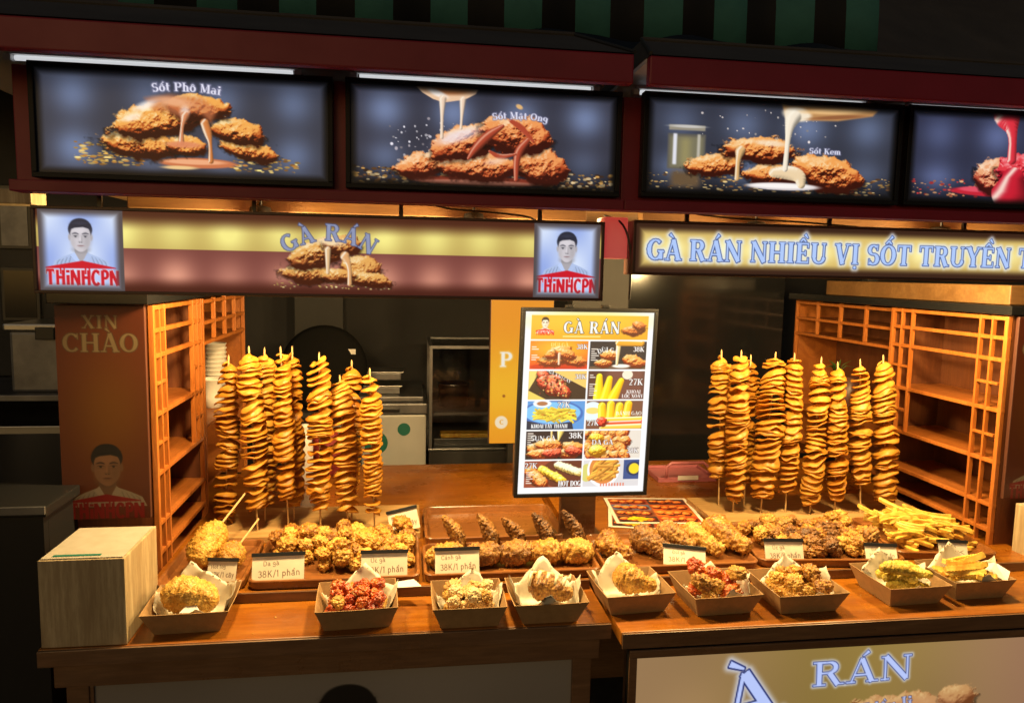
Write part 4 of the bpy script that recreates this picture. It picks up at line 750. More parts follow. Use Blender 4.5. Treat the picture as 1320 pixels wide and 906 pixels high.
def side_sign(label, x0, x1, y, z0, z1, fn):
    T_ = thing('greeting_panel', label, 'sign', ((x0+x1)/2, y, z0)); part('board', box(x0, x1, y+.0015, y+.012, z0, z1), M['brown'], T_, .002); w, h = x1-x0-.002, z1-z0-.002
    printed('picture', fn(int(w*760), int(h*760)), (x0+.001, y, z1-.001), (w, 0, 0), (0, 0, -h), M['print'], T_)
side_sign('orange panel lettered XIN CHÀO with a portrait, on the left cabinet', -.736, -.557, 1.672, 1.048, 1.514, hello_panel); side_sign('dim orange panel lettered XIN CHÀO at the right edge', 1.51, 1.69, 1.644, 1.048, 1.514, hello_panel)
# ---------------------------------------------------------------- paper cups in the left rear cabinet
cupg = lathe([(.026, 0), (.030, .035), (.034, .085), (.0365, .086), (.0365, .090), (.033, .089), (.029, .03), (.024, .004)], 22)
cup0 = None
for (cx, cy, z0, n, lb) in ((-.60, 2.38, 1.166, 1, 'single paper cup in front of the cup stack'), (-.62, 2.50, 1.166, 8, 'paper cup in the tall stack inside the left rear cabinet'), (-.64, 2.22, 1.166, 5, 'paper cup in the short stack inside the left rear cabinet')):
    for k in range(n):
        if cup0 is None: cup0 = single('paper_cup', cupg, M['cup'], lb, 'cup', (cx, cy, z0), 'paper cups in the left cabinet', smooth=True)
        else: dup(cup0, (cx, cy, z0+k*.014), label=lb, group='paper cups in the left cabinet')
# ---------------------------------------------------------------- menu on its post
def menu():
    T_ = thing('menu_display', 'bright menu board in a black frame on a brown post', 'menu board', (.44, 1.78, .922))
    x0, x1, z0, z1, y = .266, .604, 1.050, 1.517, 1.75; sk = .006
    def q(x, z): return x+sk*(z-1.28)/.23
    part('post', box(.385, .475, 1.775, 1.80, .9225, 1.10), M['edge'], T_, .002); part('foot', box(.36, .50, 1.74, 1.86, .9225, .930), M['edge'], T_, .002)
    v, f = box(x0, x1, y+.002, y+.024, z0, z1); H_ = part('housing', ([(q(a, c), b, c) for a, b, c in v], f), M['black'], T_, .003); fr = .009
    for g in (box(x0, x1, y-.005, y+.0018, z0, z0+fr), box(x0, x1, y-.005, y+.0018, z1-fr, z1), box(x0, x0+fr, y-.005, y+.0018, z0+fr, z1-fr), box(x1-fr, x1, y-.005, y+.0018, z0+fr, z1-fr)): part('frame_bar', ([(q(a, c), b, c) for a, b, c in g[0]], g[1]), M['bezel'], H_, .0015)
    w, h = x1-x0-2*fr, z1-z0-2*fr; sh = 2*sk*h/.46
    printed('menu_sheet', paint_menu(int(w*1050), int(h*1050)), (q(x0+fr, z1-fr), y+.001, z1-fr), (w, 0, 0), (-sh, 0, -h), M['printlit'], T_)
    for dx in (.38, .47): part('top_clip', box(dx, dx+.018, y-.003, y+.02, z1+.0005, z1+.008), M['black'], T_, .002)
menu()
def poster():
    x0, x1, z0, z1, y = .258, .46, 1.055, 1.515, 2.3; T_ = thing('orange_sign', 'orange lit sign half hidden behind the menu board', 'sign', ((x0+x1)/2, y, 0)); part('housing', box(x0, x1, y+.002, y+.03, z0, z1), M['brown'], T_, .002); part('pole', box(.34, .37, y+.005, y+.025, .9225, 1.054), M['edge'], T_)
    printed('picture', side_poster(int((x1-x0)*500), int((z1-z0)*500)), (x0+.002, y, z1-.002), (x1-x0-.004, 0, 0), (0, 0, -(z1-z0-.004)), M['printdim'], T_)
poster()
tag(part('grey_post', box(.545, .74, 2.42, 2.5, .9225, 1.75), M['greypost'], loc=(.64, 2.46, .9225), bevel=.004), 'wide grey post behind the menu board', 'post')
tag(part('red_box', box(.392, .444, 1.475, 1.53, 1.632, 1.7155), M['redlit'], loc=(.42, 1.5, 1.632), bevel=.003), 'small glowing red box between the two lit boards', 'box')
# ---------------------------------------------------------------- boards under the counters
def under_board(label, x0, x1, z0, z1, y, fn, m, dens, fr=.012, fm='edge'):
    T_ = thing('front_board', label, 'sign', ((x0+x1)/2, y, z0)); H_ = part('housing', box(x0, x1, y+.002, y+.02, z0, z1), M['black'], T_, .002); w, h = x1-x0-2*fr, z1-z0-2*fr
    printed('picture', fn(int(w*dens), int(h*dens)), (x0+fr, y+.001, z1-fr), (w, 0, 0), (0, 0, -h), m, T_)
    for g in (box(x0, x1, y-.004, y+.0018, z0, z0+fr), box(x0, x1, y-.004, y+.0018, z1-fr, z1), box(x0, x0+fr, y-.004, y+.0018, z0+fr, z1-fr), box(x1-fr, x1, y-.004, y+.0018, z0+fr, z1-fr)): part('frame_bar', g, M[fm], H_, .0015)
under_board('grey unlit board with a dark haired portrait under the left counter', -.60, .36, .40, .815, 1.43, front_left, M['print'], 420); under_board('lit board lettered GÀ RÁN under the right counter', .435, 1.78, .42, .866, 1.336, front_board, M['printlit'], 520, .016)
# ---------------------------------------------------------------- pale plywood boxes (their printed tops left plain)
def ply_box(label, x0, x1, y0, y1, z0, z1):
    T_ = thing('plywood_box', label, 'box', ((x0+x1)/2, (y0+y1)/2, z0)); part('body', box(x0, x1, y0, y1, z0+.0005, z1), M['ply'], T_, .0025); part('top_sheet', box(x0+.004, x1-.004, y0+.004, y1-.01, z1+.0005, z1+.0022), M['sheet'], T_); part('sheet_stripe', box(x0+.02, x1-.045, y0+.012, y0+.020, z1+.0026, z1+.0032), M['green'], T_)
ply_box('pale plywood box with white sheet on top at the left counter corner', -.660, -.512, 1.391, 1.568, .9, 1.066); ply_box('pale plywood box cut by the right edge of the photo', 1.528, 1.68, 1.45, 1.625, .9, 1.045)
# ================================================================ trays
def rrect(w, d, r, n=6):
    out = []
    for cx, cy, a0 in ((w/2-r, d/2-r, 0), (-w/2+r, d/2-r, 90), (-w/2+r, -d/2+r, 180), (w/2-r, -d/2+r, 270)):
        for k in range(n): a = math.radians(a0+90*k/(n-1)); out.append((cx+r*math.cos(a), cy+r*math.sin(a)))
    return out
def tray_geo(w, d, h=.02, r=.022):
    loops = [(0, 0, .004), (0, 0, 0), (.0, .0, h*.4), (-.0, 0, h-.002), (.0015, 0, h), (.0065, 0, h), (.0085, 0, h-.002), (.013, 0, .0065), (.016, 0, .005)]; V = []; F = []
    L = [rrect(w-.012, d-.012, r), rrect(w-.008, d-.008, r), rrect(w-.004, d-.004, r), rrect(w, d, r), rrect(w-.003, d-.003, r), rrect(w-.012, d-.012, r-.003), rrect(w-.015, d-.015, r-.004), rrect(w-.024, d-.024, r-.006), rrect(w-.032, d-.032, r-.008)]
    Z = [0, 0, .003, h-.002, h, h, h-.002, .0065, .005]; n = len(L[0])
    for l, z in zip(L, Z): V += [(x, y, z) for x, y in l]
    for i in range(len(L)-1):
        for k in range(n): F.append((i*n+k, i*n+(k+1) % n, (i+1)*n+(k+1) % n, (i+1)*n+k))
    F += [tuple(range(n))[::-1], tuple(range((len(L)-1)*n, len(L)*n))]; return V, F
SH = .9225
def tray(label, x0, x1, y0, y1, rot=0, z=SH, h=.02):
    return single('serving_tray', tray_geo(x1-x0, y1-y0, h), M['tray'], label, 'tray', ((x0+x1)/2, (y0+y1)/2, z), 'brown trays on the counter', rot=(0, 0, math.radians(rot)))
tray('narrow brown tray holding two crumbed corn dogs', -.520, -.340, 1.556, 1.815); tray('brown tray of fried chicken nuggets with two price cards', -.334, .030, 1.556, 1.815); tray('brown tray holding five fried wings', .038, .436, 1.556, 1.748); tray('brown tray of fried drumsticks beside the menu post', .446, .818, 1.560, 1.778)
tray('brown tray of dark fried nuggets in front of the right potatoes', .832, 1.190, 1.556, 1.815, -5); tray('brown tray heaped with french fries', 1.202, 1.452, 1.570, 1.830, -8); tray('empty brown tray behind the wings', .045, .400, 1.768, 2.02, 0, SH, .024)
# ---------------------------------------------------------------- potato stands
for x0, x1, y0, y1, lb in ((-.49, .035, 1.832, 2.06, 'pale wooden stand under the left spiral potatoes'), (.83, 1.475, 1.845, 2.06, 'pale wooden stand under the right spiral potatoes')):
    tag(part('skewer_stand', box(x0, x1, y0, y1, SH, .940), M['board'], loc=((x0+x1)/2, (y0+y1)/2, SH), bevel=.002), lb, 'stand')
# ---------------------------------------------------------------- spiral potatoes
def spiral_geo(h, R_, seed, turns):
    """one potato cut into a long helix and pulled open along its stick"""
    g = np.random.RandomState(seed); per = 30; n = int(turns*per); th = np.linspace(0, turns*2*math.pi, n); u = th/th[-1]
    # uneven stretching: some turns cling, others gape
    gap = .45+vn2(u*turns*.55+seed, u*0+seed, seed)**1.5*1.3; zc = np.cumsum(gap); zc = (zc-zc[0])/(zc[-1]-zc[0])*h
    env = R_*(.80+.30*np.sin(np.clip(u, 0, 1)*math.pi)**.6)*(.90+.22*vn2(u*5+seed*3, u*0, seed+4)); env *= 1-.25*sst(.93, 1, u)-.2*sst(.07, 0, u)
    pa = g.uniform(0, 6); tlt = .35*(vn2(u*6, u*0+2, seed+9)-.5)*2; ta = 6*vn2(u*4, u*0+5, seed+11); cxs = .006*(vn2(u*7, u*0+1, seed+21)-.5); cys = .006*(vn2(u*7, u*0+3, seed+22)-.5)
    rr = np.array([.10, .4, .72, .93, 1.]); V = []; rim = []
    droop = .70*(vn2(u*turns*.7, u*0+8, seed+31)-.12)
    for i in range(n):
        a = th[i]; e = env[i]*(1+.10*math.sin(2*a+pa)+.09*(vn2(np.array([a*1.3]), np.array([seed*1.]), seed)[0]-.5)*2); top = []; bot = []
        wv = .5*(vn2(np.array([a*1.7]), np.array([seed*2.+.5]), seed+2)[0]-.5)
        for k, q in enumerate(rr):
            r = e*q; z = zc[i]+r*tlt[i]*math.cos(a-ta[i])-e*droop[i]*q*q*1.3+e*wv*q*q*.9; t = .0021*(1-.4*(q > .95))
            x = cxs[i]+r*math.cos(a); y = cys[i]+r*math.sin(a); top.append((x, y, z+t)); bot.append((x, y, z-t))
        V += top+bot[::-1]; rim += [0, 0, .15, .7, 1, 1, .7, .15, 0, 0]
    m = 10; F = []
    for i in range(n-1):
        for k in range(m): F.append((i*m+k, (i+1)*m+k, (i+1)*m+(k+1) % m, i*m+(k+1) % m))
    F += [tuple(range(m)), tuple(range((n-1)*m, n*m))[::-1]]
    return (V, F), rim
LSK = [(-0.461, 1.93, -0.445, 1.363, 0.959, 0.026), (-0.372, 1.876, -0.383, 1.391, 1.009, 0.0284), (-0.366, 1.944, -0.359, 1.381, 0.986, 0.0272), (-0.297, 1.881, -0.308, 1.391, 1.025, 0.0266), (-0.293, 1.950, -0.292, 1.384, 0.978, 0.0285), (-0.216, 1.863, -0.214, 1.378, 1.005, 0.0285), (-0.148, 1.88, -0.168, 1.317, 0.985, 0.0279), (-0.144, 1.947, -0.143, 1.348, 1.007, 0.0245), (-0.08, 1.851, -0.091, 1.342, 0.987, 0.0276)]
RSK = [(0.894, 1.975, 0.878, 1.378, 1.029, 0.0279), (0.912, 1.918, 0.906, 1.383, 0.974, 0.0274), (0.967, 1.965, 0.969, 1.363, 1.013, 0.0246), (0.988, 1.905, 1.006, 1.379, 0.985, 0.0296), (1.062, 1.905, 1.066, 1.376, 1.001, 0.0286), (1.13, 1.893, 1.134, 1.367, 0.972, 0.0274), (1.202, 1.887, 1.18, 1.355, 0.994, 0.0275), (1.277, 1.881, 1.254, 1.362, 1.028, 0.0265), (1.361, 1.888, 1.324, 1.375, 0.972, 0.0278)]
LLB = ['leftmost spiral potato skewer, beside the lattice cabinet', 'tall spiral potato skewer second from the left, front of its pair', 'spiral potato skewer third from the left, behind its tall neighbour', 'spiral potato skewer fourth from the left, front of the second pair', 'spiral potato skewer fifth from the left, rear of the second pair', 'lone straight spiral potato skewer in the middle of the left group', 'short spiral potato skewer, front of the pair before the freezer', 'spiral potato skewer behind the short one before the freezer', 'last spiral potato skewer of the left group, before the freezer sticker']
RLB = ['leftmost spiral potato skewer of the right group', 'long spiral potato skewer second in the right group, hanging low', 'thin spiral potato skewer third in the right group, set back', 'leaning spiral potato skewer fourth in the right group', 'loosely pulled spiral potato skewer, middle of the right group', 'low hanging spiral potato skewer sixth in the right group', 'spiral potato skewer seventh in the right group, third from its right end', 'spiral potato skewer with long bare stick, second from the right', 'rightmost spiral potato skewer beside the right lattice cabinet']
for j, (S_, B_, grp) in enumerate(((LSK, LLB, 'spiral potato skewers on the left stand'), (RSK, RLB, 'spiral potato skewers on the right stand'))):
    for i, (x, y, xt, zt, zb, r) in enumerate(S_):
        T_ = thing('spiral_potato', B_[i], 'potato skewer', (x, y, .94), 0, grp); h = zt-zb; lean = math.atan2(xt-x, zt-.94)
        T_.rotation_euler = (math.radians(rnd.uniform(-2, 2)), lean, 0)
        geo, rim = spiral_geo(h, r*(.97 if j == 0 else 1.06), 40*j+i*3+1, h/.0128); geo = ([(a, b, c+zb-.94) for a, b, c in geo[0]], geo[1])
        o = part('potato', geo, M['spiral'], T_, local=True, smooth=True); at = o.data.attributes.new('rim', 'FLOAT', 'POINT'); at.data.foreach_set('value', np.array(rim, np.float32))
        part('stick', tube([(0, 0, -.012), (0, 0, zt-.94+.012), (0, 0, zt-.94+.018)], [.0022, .0022, .0008], 7), M['stick'], T_, local=True)
# ================================================================ fried pieces
def ico(sub):
    b = bmesh.new(); bmesh.ops.create_icosphere(b, subdivisions=sub, radius=1); V = np.array([v.co[:] for v in b.verts]); F = [tuple(v.index for v in f.verts) for f in b.faces]; b.free(); return V, F
IV, IF = ico(5)
def nugget_geo(seed, sc=(1, .85, .72), r=.021, rough=1., fine=1.):
    P = IV; d = 1+.55*fbm3(P*1.1+seed*3.7, 2, seed)+rough*.40*(.52-worley(P*2.3+seed, seed))+rough*.20*(.5-worley(P*5.2*fine+seed*2, seed+5))+rough*.10*fbm3(P*9+seed, 2, seed+8)
    return (P*d[:, None]*np.array(sc)*r).tolist(), IF
NUG = [nugget_geo(k, (1+.25*((k*37) % 5-2)/2, .9, .74)) for k in range(7)]
def nug_meshes(key): return [mesh('chicken_nugget', g, M[key], smooth=True) for g in NUG]
NM = {k: nug_meshes(k) for k in ('crust', 'dcrust', 'redglaze', 'crumb', 'pale')}
def put(me, name, label, cat, group, loc, rot, sc):
    o = bpy.data.objects.new(name, me); COL.objects.link(o); o.location = loc; o.rotation_euler = rot; o.scale = (sc,)*3; return tag(o, label, cat, group)
def heap(n, region, z0, top, rad, keys, name, label, cat, group, seed, avoid=None, smin=.85, smax=1.2):
    """pieces dropped one by one: each rests on the floor or on the pieces already lying under it"""
    g = random.Random(seed); placed = []; x0, x1, y0, y1 = region
    for i in range(n):
        best = None
        for t in range(24):
            x = g.uniform(x0, x1); y = g.uniform(y0, y1)
            if avoid and avoid(x, y): continue
            r = rad*g.uniform(smin, smax); z = z0+r*.68
            for (a, b, c, q) in placed:
                d = math.hypot(x-a, y-b); s = (r+q)*.80
                if d < s: z = max(z, c+math.sqrt(s*s-d*d)*.72)
            if z > z0+top: continue
            sc_ = z+g.uniform(0, .008)
            if best is None or sc_ < best[0]: best = (sc_, x, y, z, r)
        if best is None: continue
        _, x, y, z, r = best; placed.append((x, y, z, r)); k = g.choice(keys)
        u = (x-x0)/(x1-x0); v = (y-y0)/(y1-y0); zone = 'topmost, ' if z > z0+top*.62 else 'left front, ' if v < .4 and u < .5 else 'right front, ' if v < .4 else 'left rear, ' if u < .33 else 'right rear, ' if u > .67 else 'middle rear, '
        put(g.choice(NM[k]), name, zone+label, cat, group, (x, y, z), (g.uniform(-.5, .5), g.uniform(-.5, .5), g.uniform(0, 6.3)), r/.021)
def sweep_geo(path, rad, seed, n=30, m=44, amp=.0035, cell=260, lump=.004, flat=1.):
    """a coated piece along a bent axis: rings of changing radius, roughened by crumbs"""
    p = np.array(path, float); s = np.concatenate([[0], np.cumsum(np.linalg.norm(np.diff(p, axis=0), axis=1))]); t = np.linspace(0, s[-1], m)
    P = np.stack([np.interp(t, s, p[:, k]) for k in range(3)], 1)
    for _ in range(3): P[1:-1] = (P[:-2]+2*P[1:-1]+P[2:])/4
    R_ = np.interp(t/s[-1], np.linspace(0, 1, len(rad)), rad); e = np.minimum(t, s[-1]-t); rr = R_*np.sqrt(np.clip(1-(1-np.clip(e/np.maximum(R_, 1e-4), 0, 1))**2, 0.0004, 1))
    _, T_, S_, U_ = frames(P); a = np.linspace(0, 2*math.pi, n, endpoint=False)
    nrm = np.cos(a)[None, :, None]*S_[:, None]+flat*np.sin(a)[None, :, None]*U_[:, None]; V = P[:, None]+rr[:, None, None]*nrm; V = V.reshape(-1, 3); Nn = nrm.reshape(-1, 3)
    d = amp*2.2*(.5-worley(V*cell+seed, seed))+lump*2*fbm3(V*45+seed, 2, seed+3); V = V+Nn*d[:, None]*np.clip(np.repeat(rr, n)/.006, .1, 1)[:, None]
    F = [(i*n+k, i*n+(k+1) % n, (i+1)*n+(k+1) % n, (i+1)*n+k) for i in range(m-1) for k in range(n)]; F += [tuple(range(n))[::-1], tuple(range((m-1)*n, m*n))]
    return V.tolist(), F
TZ = SH+.006
# tray 1: two corn dogs on sticks
def corn_dog(label, a, b, r, tip, seed):
    a, b, tip = [np.array(v, float) for v in (a, b, tip)]; T_ = thing('corn_dog', label, 'corn dog', a.tolist(), 0, 'crumbed corn dogs on the narrow tray')
    part('crumb_coat', sweep_geo([(0, 0, 0), ((b-a)*.5).tolist(), (b-a).tolist()], [r*.9, r*1.06, r*1.02, r*.85], seed, 40, 60, .005, 150, .004), M['crumb'], T_, local=True, smooth=True); part('stick', tube([((b-a)*.8).tolist(), (tip-a).tolist()], .0024, 7), M['stick'], T_, local=True)
corn_dog('larger crumbed corn dog leaning on the other one', (-.452, 1.615, .965), (-.430, 1.735, 1.005), .031, (-.395, 1.86, 1.045), 3); corn_dog('smaller crumbed corn dog lying by the tray edge', (-.392, 1.625, .956), (-.385, 1.700, .962), .027, (-.352, 1.79, 1.0), 8)
# tray 2: heap of nuggets
heap(66, (-.305, .005, 1.630, 1.800), TZ, .095, .0215, ['crust', 'crust', 'crust', 'crumb'], 'chicken_nugget', 'golden fried nugget in the heap behind the two left price cards', 'chicken nugget', 'nuggets on the left tray', 11, lambda x, y: y < 1.645 and (x < -.2 or -.09 < x) or (x < -.2 and y < 1.68))
# tray 3: wings with raised tips
WLB = ['fried wing hidden half behind its price card, tip raised', 'second fried wing from the left, its broad tip raised', 'middle fried wing on the tray, slim tip leaning left', 'fourth fried wing on the tray, dark tip raised', 'rightmost fried wing, tip curling up beside the menu post']
for i, (x, tb, hh) in enumerate(((.088, .125, .086), (.178, .199, .090), (.246, .268, .078), (.320, .334, .088), (.392, .408, .092))):
    g = random.Random(i); T_ = thing('chicken_wing', WLB[i], 'chicken wing', (x, 1.652, TZ), g.uniform(-.1, .1), 'fried wings on the middle tray'); b = tb-x
    part('drumette', sweep_geo([(-.046, -.006, .023), (0, -.024, .027), (.044, 0, .025)], [.016, .026, .028, .017], 30+i, 44, 64, .0055, 130, .006), M['crust' if i in (0, 3, 4) else 'dcrust'], T_, local=True, smooth=True)
    part('wing_tip', sweep_geo([(b-.004, .020, .022), (b+.004, .044, .036), (b-.008, .054, .058), (b-.036, .060, hh+.008)], [.011, .014, .017, .016, .011, .003], 50+i, 30, 50, .0035, 190, .002, 2.4), M['dcrust'], T_, local=True, smooth=True)
# tray 4: drumsticks
DLB = ['leftmost fried drumstick, next to the menu post', 'second fried drumstick, thin end towards the boxes', 'fried drumstick behind the price card, left one', 'fried drumstick behind the price card, right one', 'largest fried drumstick at the right of its tray']
for i, (x, y, r, ln, an) in enumerate(((.480, 1.668, .027, .075, -1.0), (.570, 1.682, .032, .09, -1.05), (.645, 1.712, .030, .08, -1.0), (.705, 1.700, .028, .095, -1.12), (.768, 1.715, .035, .115, -1.15))):
    c, s = math.cos(an), math.sin(an); T_ = thing('fried_drumstick', DLB[i], 'drumstick', (x, y, TZ), 0, 'drumsticks on the tray by the menu')
    part('meat', sweep_geo([(-.02*c, -.02*s+.015, r*1.15), (.2*ln*c, .2*ln*s, r*1.05), (.62*ln*c, .62*ln*s, r*.85), (ln*c, ln*s, r*.7)], [r*.85, r*1.08, r*1.0, r*.72, r*.55, r*.58], 70+i, 44, 70, .006, 125, .006), M['dcrust' if i in (1, 2) else 'crust'], T_, local=True, smooth=True)
# tray 5: dark nuggets
heap(62, (.865, 1.165, 1.600, 1.795), TZ, .105, .0215, ['crust', 'dcrust', 'dcrust', 'crust'], 'chicken_nugget', 'dark fried nugget heaped in front of the right potatoes', 'chicken nugget', 'nuggets on the right tray', 23, lambda x, y: (y < 1.66 and x < .945) or (x > 1.12 and y < 1.63))
# tray 6: french fries
def fry_geo(L, w, seed, crinkle=0):
    n = 12 if not crinkle else 26; g = random.Random(seed); b1 = g.uniform(-.24, .24)*L; V = []
    for i in range(n):
        t = i/(n-1)-.5; e = .8 if i in (0, n-1) else 1; q = w/2*e; k = crinkle*(i % 2)*.5
        z = b1*(1-4*t*t)*.6; y = b1*.5*math.sin(t*3); V += [(t*L, y-q, z-q+k*w*.4), (t*L, y+q, z-q+k*w*.4), (t*L, y+q, z+q-k*w*.4), (t*L, y-q, z+q-k*w*.4)]
    F = [(i*4+k, i*4+(k+1) % 4, i*4+4+(k+1) % 4, i*4+4+k) for i in range(n-1) for k in range(4)]+[(3, 2, 1, 0), (n*4-4, n*4-3, n*4-2, n*4-1)]; return V, F
FM = [mesh('french_fry', fry_geo(L, .0102, k), M['fry'], bevel=.0012, seg=1) for k, L in enumerate((.06, .08, .09, .07, .105, .085))]; CM = [mesh('crinkle_fry', fry_geo(L, .013, k+9, .55), M['fry'], smooth=False) for k, L in enumerate((.075, .09, .085))]
g = random.Random(4)
for i in range(128):
    t = g.random(); u = g.uniform(-1, 1); v = g.uniform(-1, 1); hh = .058*max(0, 1-.75*(u*u+v*v)/1.6); x = 1.318+u*.085+v*.0; y = 1.712+v*.075; z = TZ+.008+g.random()**.6*hh
    put(g.choice(FM), 'french_fry', ('upper ' if z > TZ+.034 else 'lower ')+('left ' if x < 1.3 else 'right ' if x > 1.34 else 'middle ')+'french fry in the heap on the fries tray', 'french fry', 'french fries on the right tray', (x, y, z), (g.uniform(-.4, .4), g.uniform(-.16, .16), -.62+g.gauss(0, .42)), g.uniform(.85, 1.1))
for i, (x, y, z, a) in enumerate(((1.236, 1.742, .990, -.95), (1.262, 1.69, .987, -.75), (1.29, 1.64, .962, -.35), (1.375, 1.745, .99, -.65), (1.35, 1.70, .995, -.5), (1.31, 1.76, .998, -.9), (1.40, 1.70, .966, -.1))):
    put(FM[4], 'french_fry', ('long fry at the upper left of the fries heap', 'long fry left of the middle of the fries heap', 'long fry at the front of the fries heap', 'long fry at the rear right of the fries heap', 'long fry across the middle of the fries heap', 'long fry at the top rear of the fries heap', 'long fry sticking out at the right of the fries heap')[i], 'french fry', 'french fries on the right tray', (x, y, z), (.2*(i % 3-1), .08, a), 1.1)
# ================================================================ kraft boxes with paper and food
def food_box(label, cx, cy, wb, wt, db, dt, h, rot, skew=0, z=.9):
    """open folded board tray with flaring walls; returns the thing"""
    T_ = thing('food_box', label, 'food box', (cx, cy, z+.0005), math.radians(rot), 'open kraft boxes along the counter front'); t = .0016
    def ring(w, d, zz, off=0): return [(-w/2+skew*off, -d/2, zz), (w/2+skew*off, -d/2, zz), (w/2+skew*off, d/2, zz), (-w/2+skew*off, d/2, zz)]
    o0, o1 = ring(wb, db, 0), ring(wt, dt, h, 1); i0, i1 = ring(wb-2*t, db-2*t, t), ring(wt-2*t, dt-2*t, h, 1)
    part('base', (o0+i0, [(3, 2, 1, 0), (4, 5, 6, 7)]), M['kraft'], T_, local=True)
    for k, nm in enumerate(('wall',)*4):
        n = (k+1) % 4; q = lambda p, e: (p[0], p[1], p[2]+e)
        bow = .0025*rnd.uniform(.3, 1.); mid = [tuple((a+b)/2 for a, b in zip(o1[k], o1[n])), tuple((a+b)/2 for a, b in zip(i1[k], i1[n]))]; ox = (0, -bow, 0) if k == 0 else (bow, 0, 0) if k == 1 else (0, bow, 0) if k == 2 else (-bow, 0, 0); mid = [tuple(a+b for a, b in zip(m_, ox)) for m_ in mid]
        part(nm, ([o0[k], o0[n], o1[n], mid[0], o1[k], i0[k], i0[n], i1[n], mid[1], i1[k]], [(0, 1, 2, 3, 4), (9, 8, 7, 6, 5), (4, 3, 8, 9), (3, 2, 7, 8), (0, 4, 9, 5), (1, 6, 7, 2)]), M['kraft'], T_, local=True)
    return T_
def liner(label, cx, cy, fw, fd, size, ang, rot, seed, z=.9, up=.92, m='paper', off=(0, 0)):
    n = 22; V = []; P = []
    for i in range(n):
        for j in range(n):
            s, t = (i/(n-1)-.5)*size, (j/(n-1)-.5)*size; x = s*math.cos(ang)-t*math.sin(ang)+off[0]; y = s*math.sin(ang)+t*math.cos(ang)+off[1]; zz = .004
            for ax in (0, 1):
                v = (x, y)[ax]; f_ = (fw, fd)[ax]/2; e = abs(v)-f_
                if e > 0:
                    v = math.copysign(f_+e*.36, v); zz += e*up
                    if ax == 0: x = v
                    else: y = v
            P.append((x, y, zz))
    P = np.array(P); nz = fbm3(P*38+seed*5, 3, seed); nx = fbm3(P*38+50+seed, 2, seed+3); cr = np.abs(fbm3(P*70+seed*9, 2, seed+7))*.010; P[:, 2] += (nz*.016+cr*.6)*np.clip(P[:, 2]/.02, .3, 1); P[:, 0] += (nx*.016+cr)*np.clip(P[:, 2]/.03, 0, 1); P[:, 1] += (nz*.014-cr)*np.clip(P[:, 2]/.03, 0, 1)
    F = [(i*n+j, (i+1)*n+j, (i+1)*n+j+1, i*n+j+1) for i in range(n-1) for j in range(n-1)]
    lo = P-np.array([0, 0, .0006]); k = len(P); F2 = [tuple(q+k for q in f[::-1]) for f in F]
    rimf = []
    for i in range(n-1): rimf += [(i*n, k+i*n, k+(i+1)*n, (i+1)*n), (i*n+n-1, (i+1)*n+n-1, k+(i+1)*n+n-1, k+i*n+n-1), (i, i+1, k+i+1, k+i), ((n-1)*n+i, k+(n-1)*n+i, k+(n-1)*n+i+1, (n-1)*n+i+1)]
    return single('paper_liner', (P.tolist()+lo.tolist(), F+F2+rimf), M[m], label, 'paper', (cx, cy, z+.002), 'papers lining the kraft boxes', rot=(0, 0, math.radians(rot)), smooth=True)
BX = [  # label, centre, bottom w, top w, bottom d, top d, rot, paper angle, paper offset
 ('kraft box with one crumbed piece beside the plywood box', -.418, 1.478, .118, .160, .105, .142, 2, .95, (.0, .022), .17),
 ('kraft box of red glazed chicken', -.098, 1.462, .125, .158, .104, .140, 3, .75, (.012, .022), .155),
 ('kraft box of pale sauced chicken bites', .124, 1.446, .112, .146, .104, .138, 0, .75, (.01, .016), .145),
 ('kraft box with a cream drizzled drumstick', .286, 1.448, .110, .152, .104, .136, 1, .72, (.002, .01), .175),
 ('kraft box with one plain drumstick below the drumstick tray', .474, 1.472, .116, .150, .104, .140, 4, .78, (-.008, .018), .16),
 ('kraft box of orange and red chicken chunks', .654, 1.448, .118, .152, .104, .142, 3, .72, (.016, .004), .155),
 ('kraft box of plain golden chicken chunks', .838, 1.440, .126, .160, .104, .144, 2, .8, (.012, .016), .16),
 ('kraft box of yellow seasoned sticks', 1.090, 1.452, .116, .150, .104, .144, 2, .78, (-.002, .018), .16),
 ('kraft box of crinkle fries at the right end', 1.258, 1.462, .120, .152, .098, .132, 2, .74, (.012, .012), .165)]
LL = ['paper standing behind the single crumbed piece', 'paper around the red glazed chicken', 'paper around the pale sauced bites', 'pointed paper around the cream drizzled drumstick', 'paper standing behind the plain drumstick', 'paper around the orange and red chunks', 'paper around the plain golden chunks', 'paper under the yellow seasoned sticks', 'paper under the crinkle fries']
for i, (lb, cx, cy, wb, wt, db, dt, ro, pa, of, ps) in enumerate(BX):
    food_box(lb, cx, cy, wb, wt, db, dt, .047, ro); liner(LL[i], cx, cy, wb-.012, db-.012, ps, pa, ro, i+2, off=of)
BZ = .918
single('crumbed_piece', sweep_geo([(-.058, .020, .030), (-.01, .006, .032), (.052, -.016, .024)], [.024, .034, .035, .030, .022], 90, 40, 56, .005, 150, .005), M['crumb'], 'single crumbed chicken piece lying in the leftmost kraft box', 'chicken piece', (-.42, 1.468, BZ+.006), smooth=True)
def box_heap(i, n, rad, keys, label, grp, seed, top=.06, name='chicken_chunk'):
    _, cx, cy, wb, wt, db, dt, *_r = BX[i]; heap(n, (cx-wb*.36, cx+wb*.36, cy-db*.34, cy+db*.34), BZ, top, rad, keys, name, label, 'chicken chunk', grp, seed)
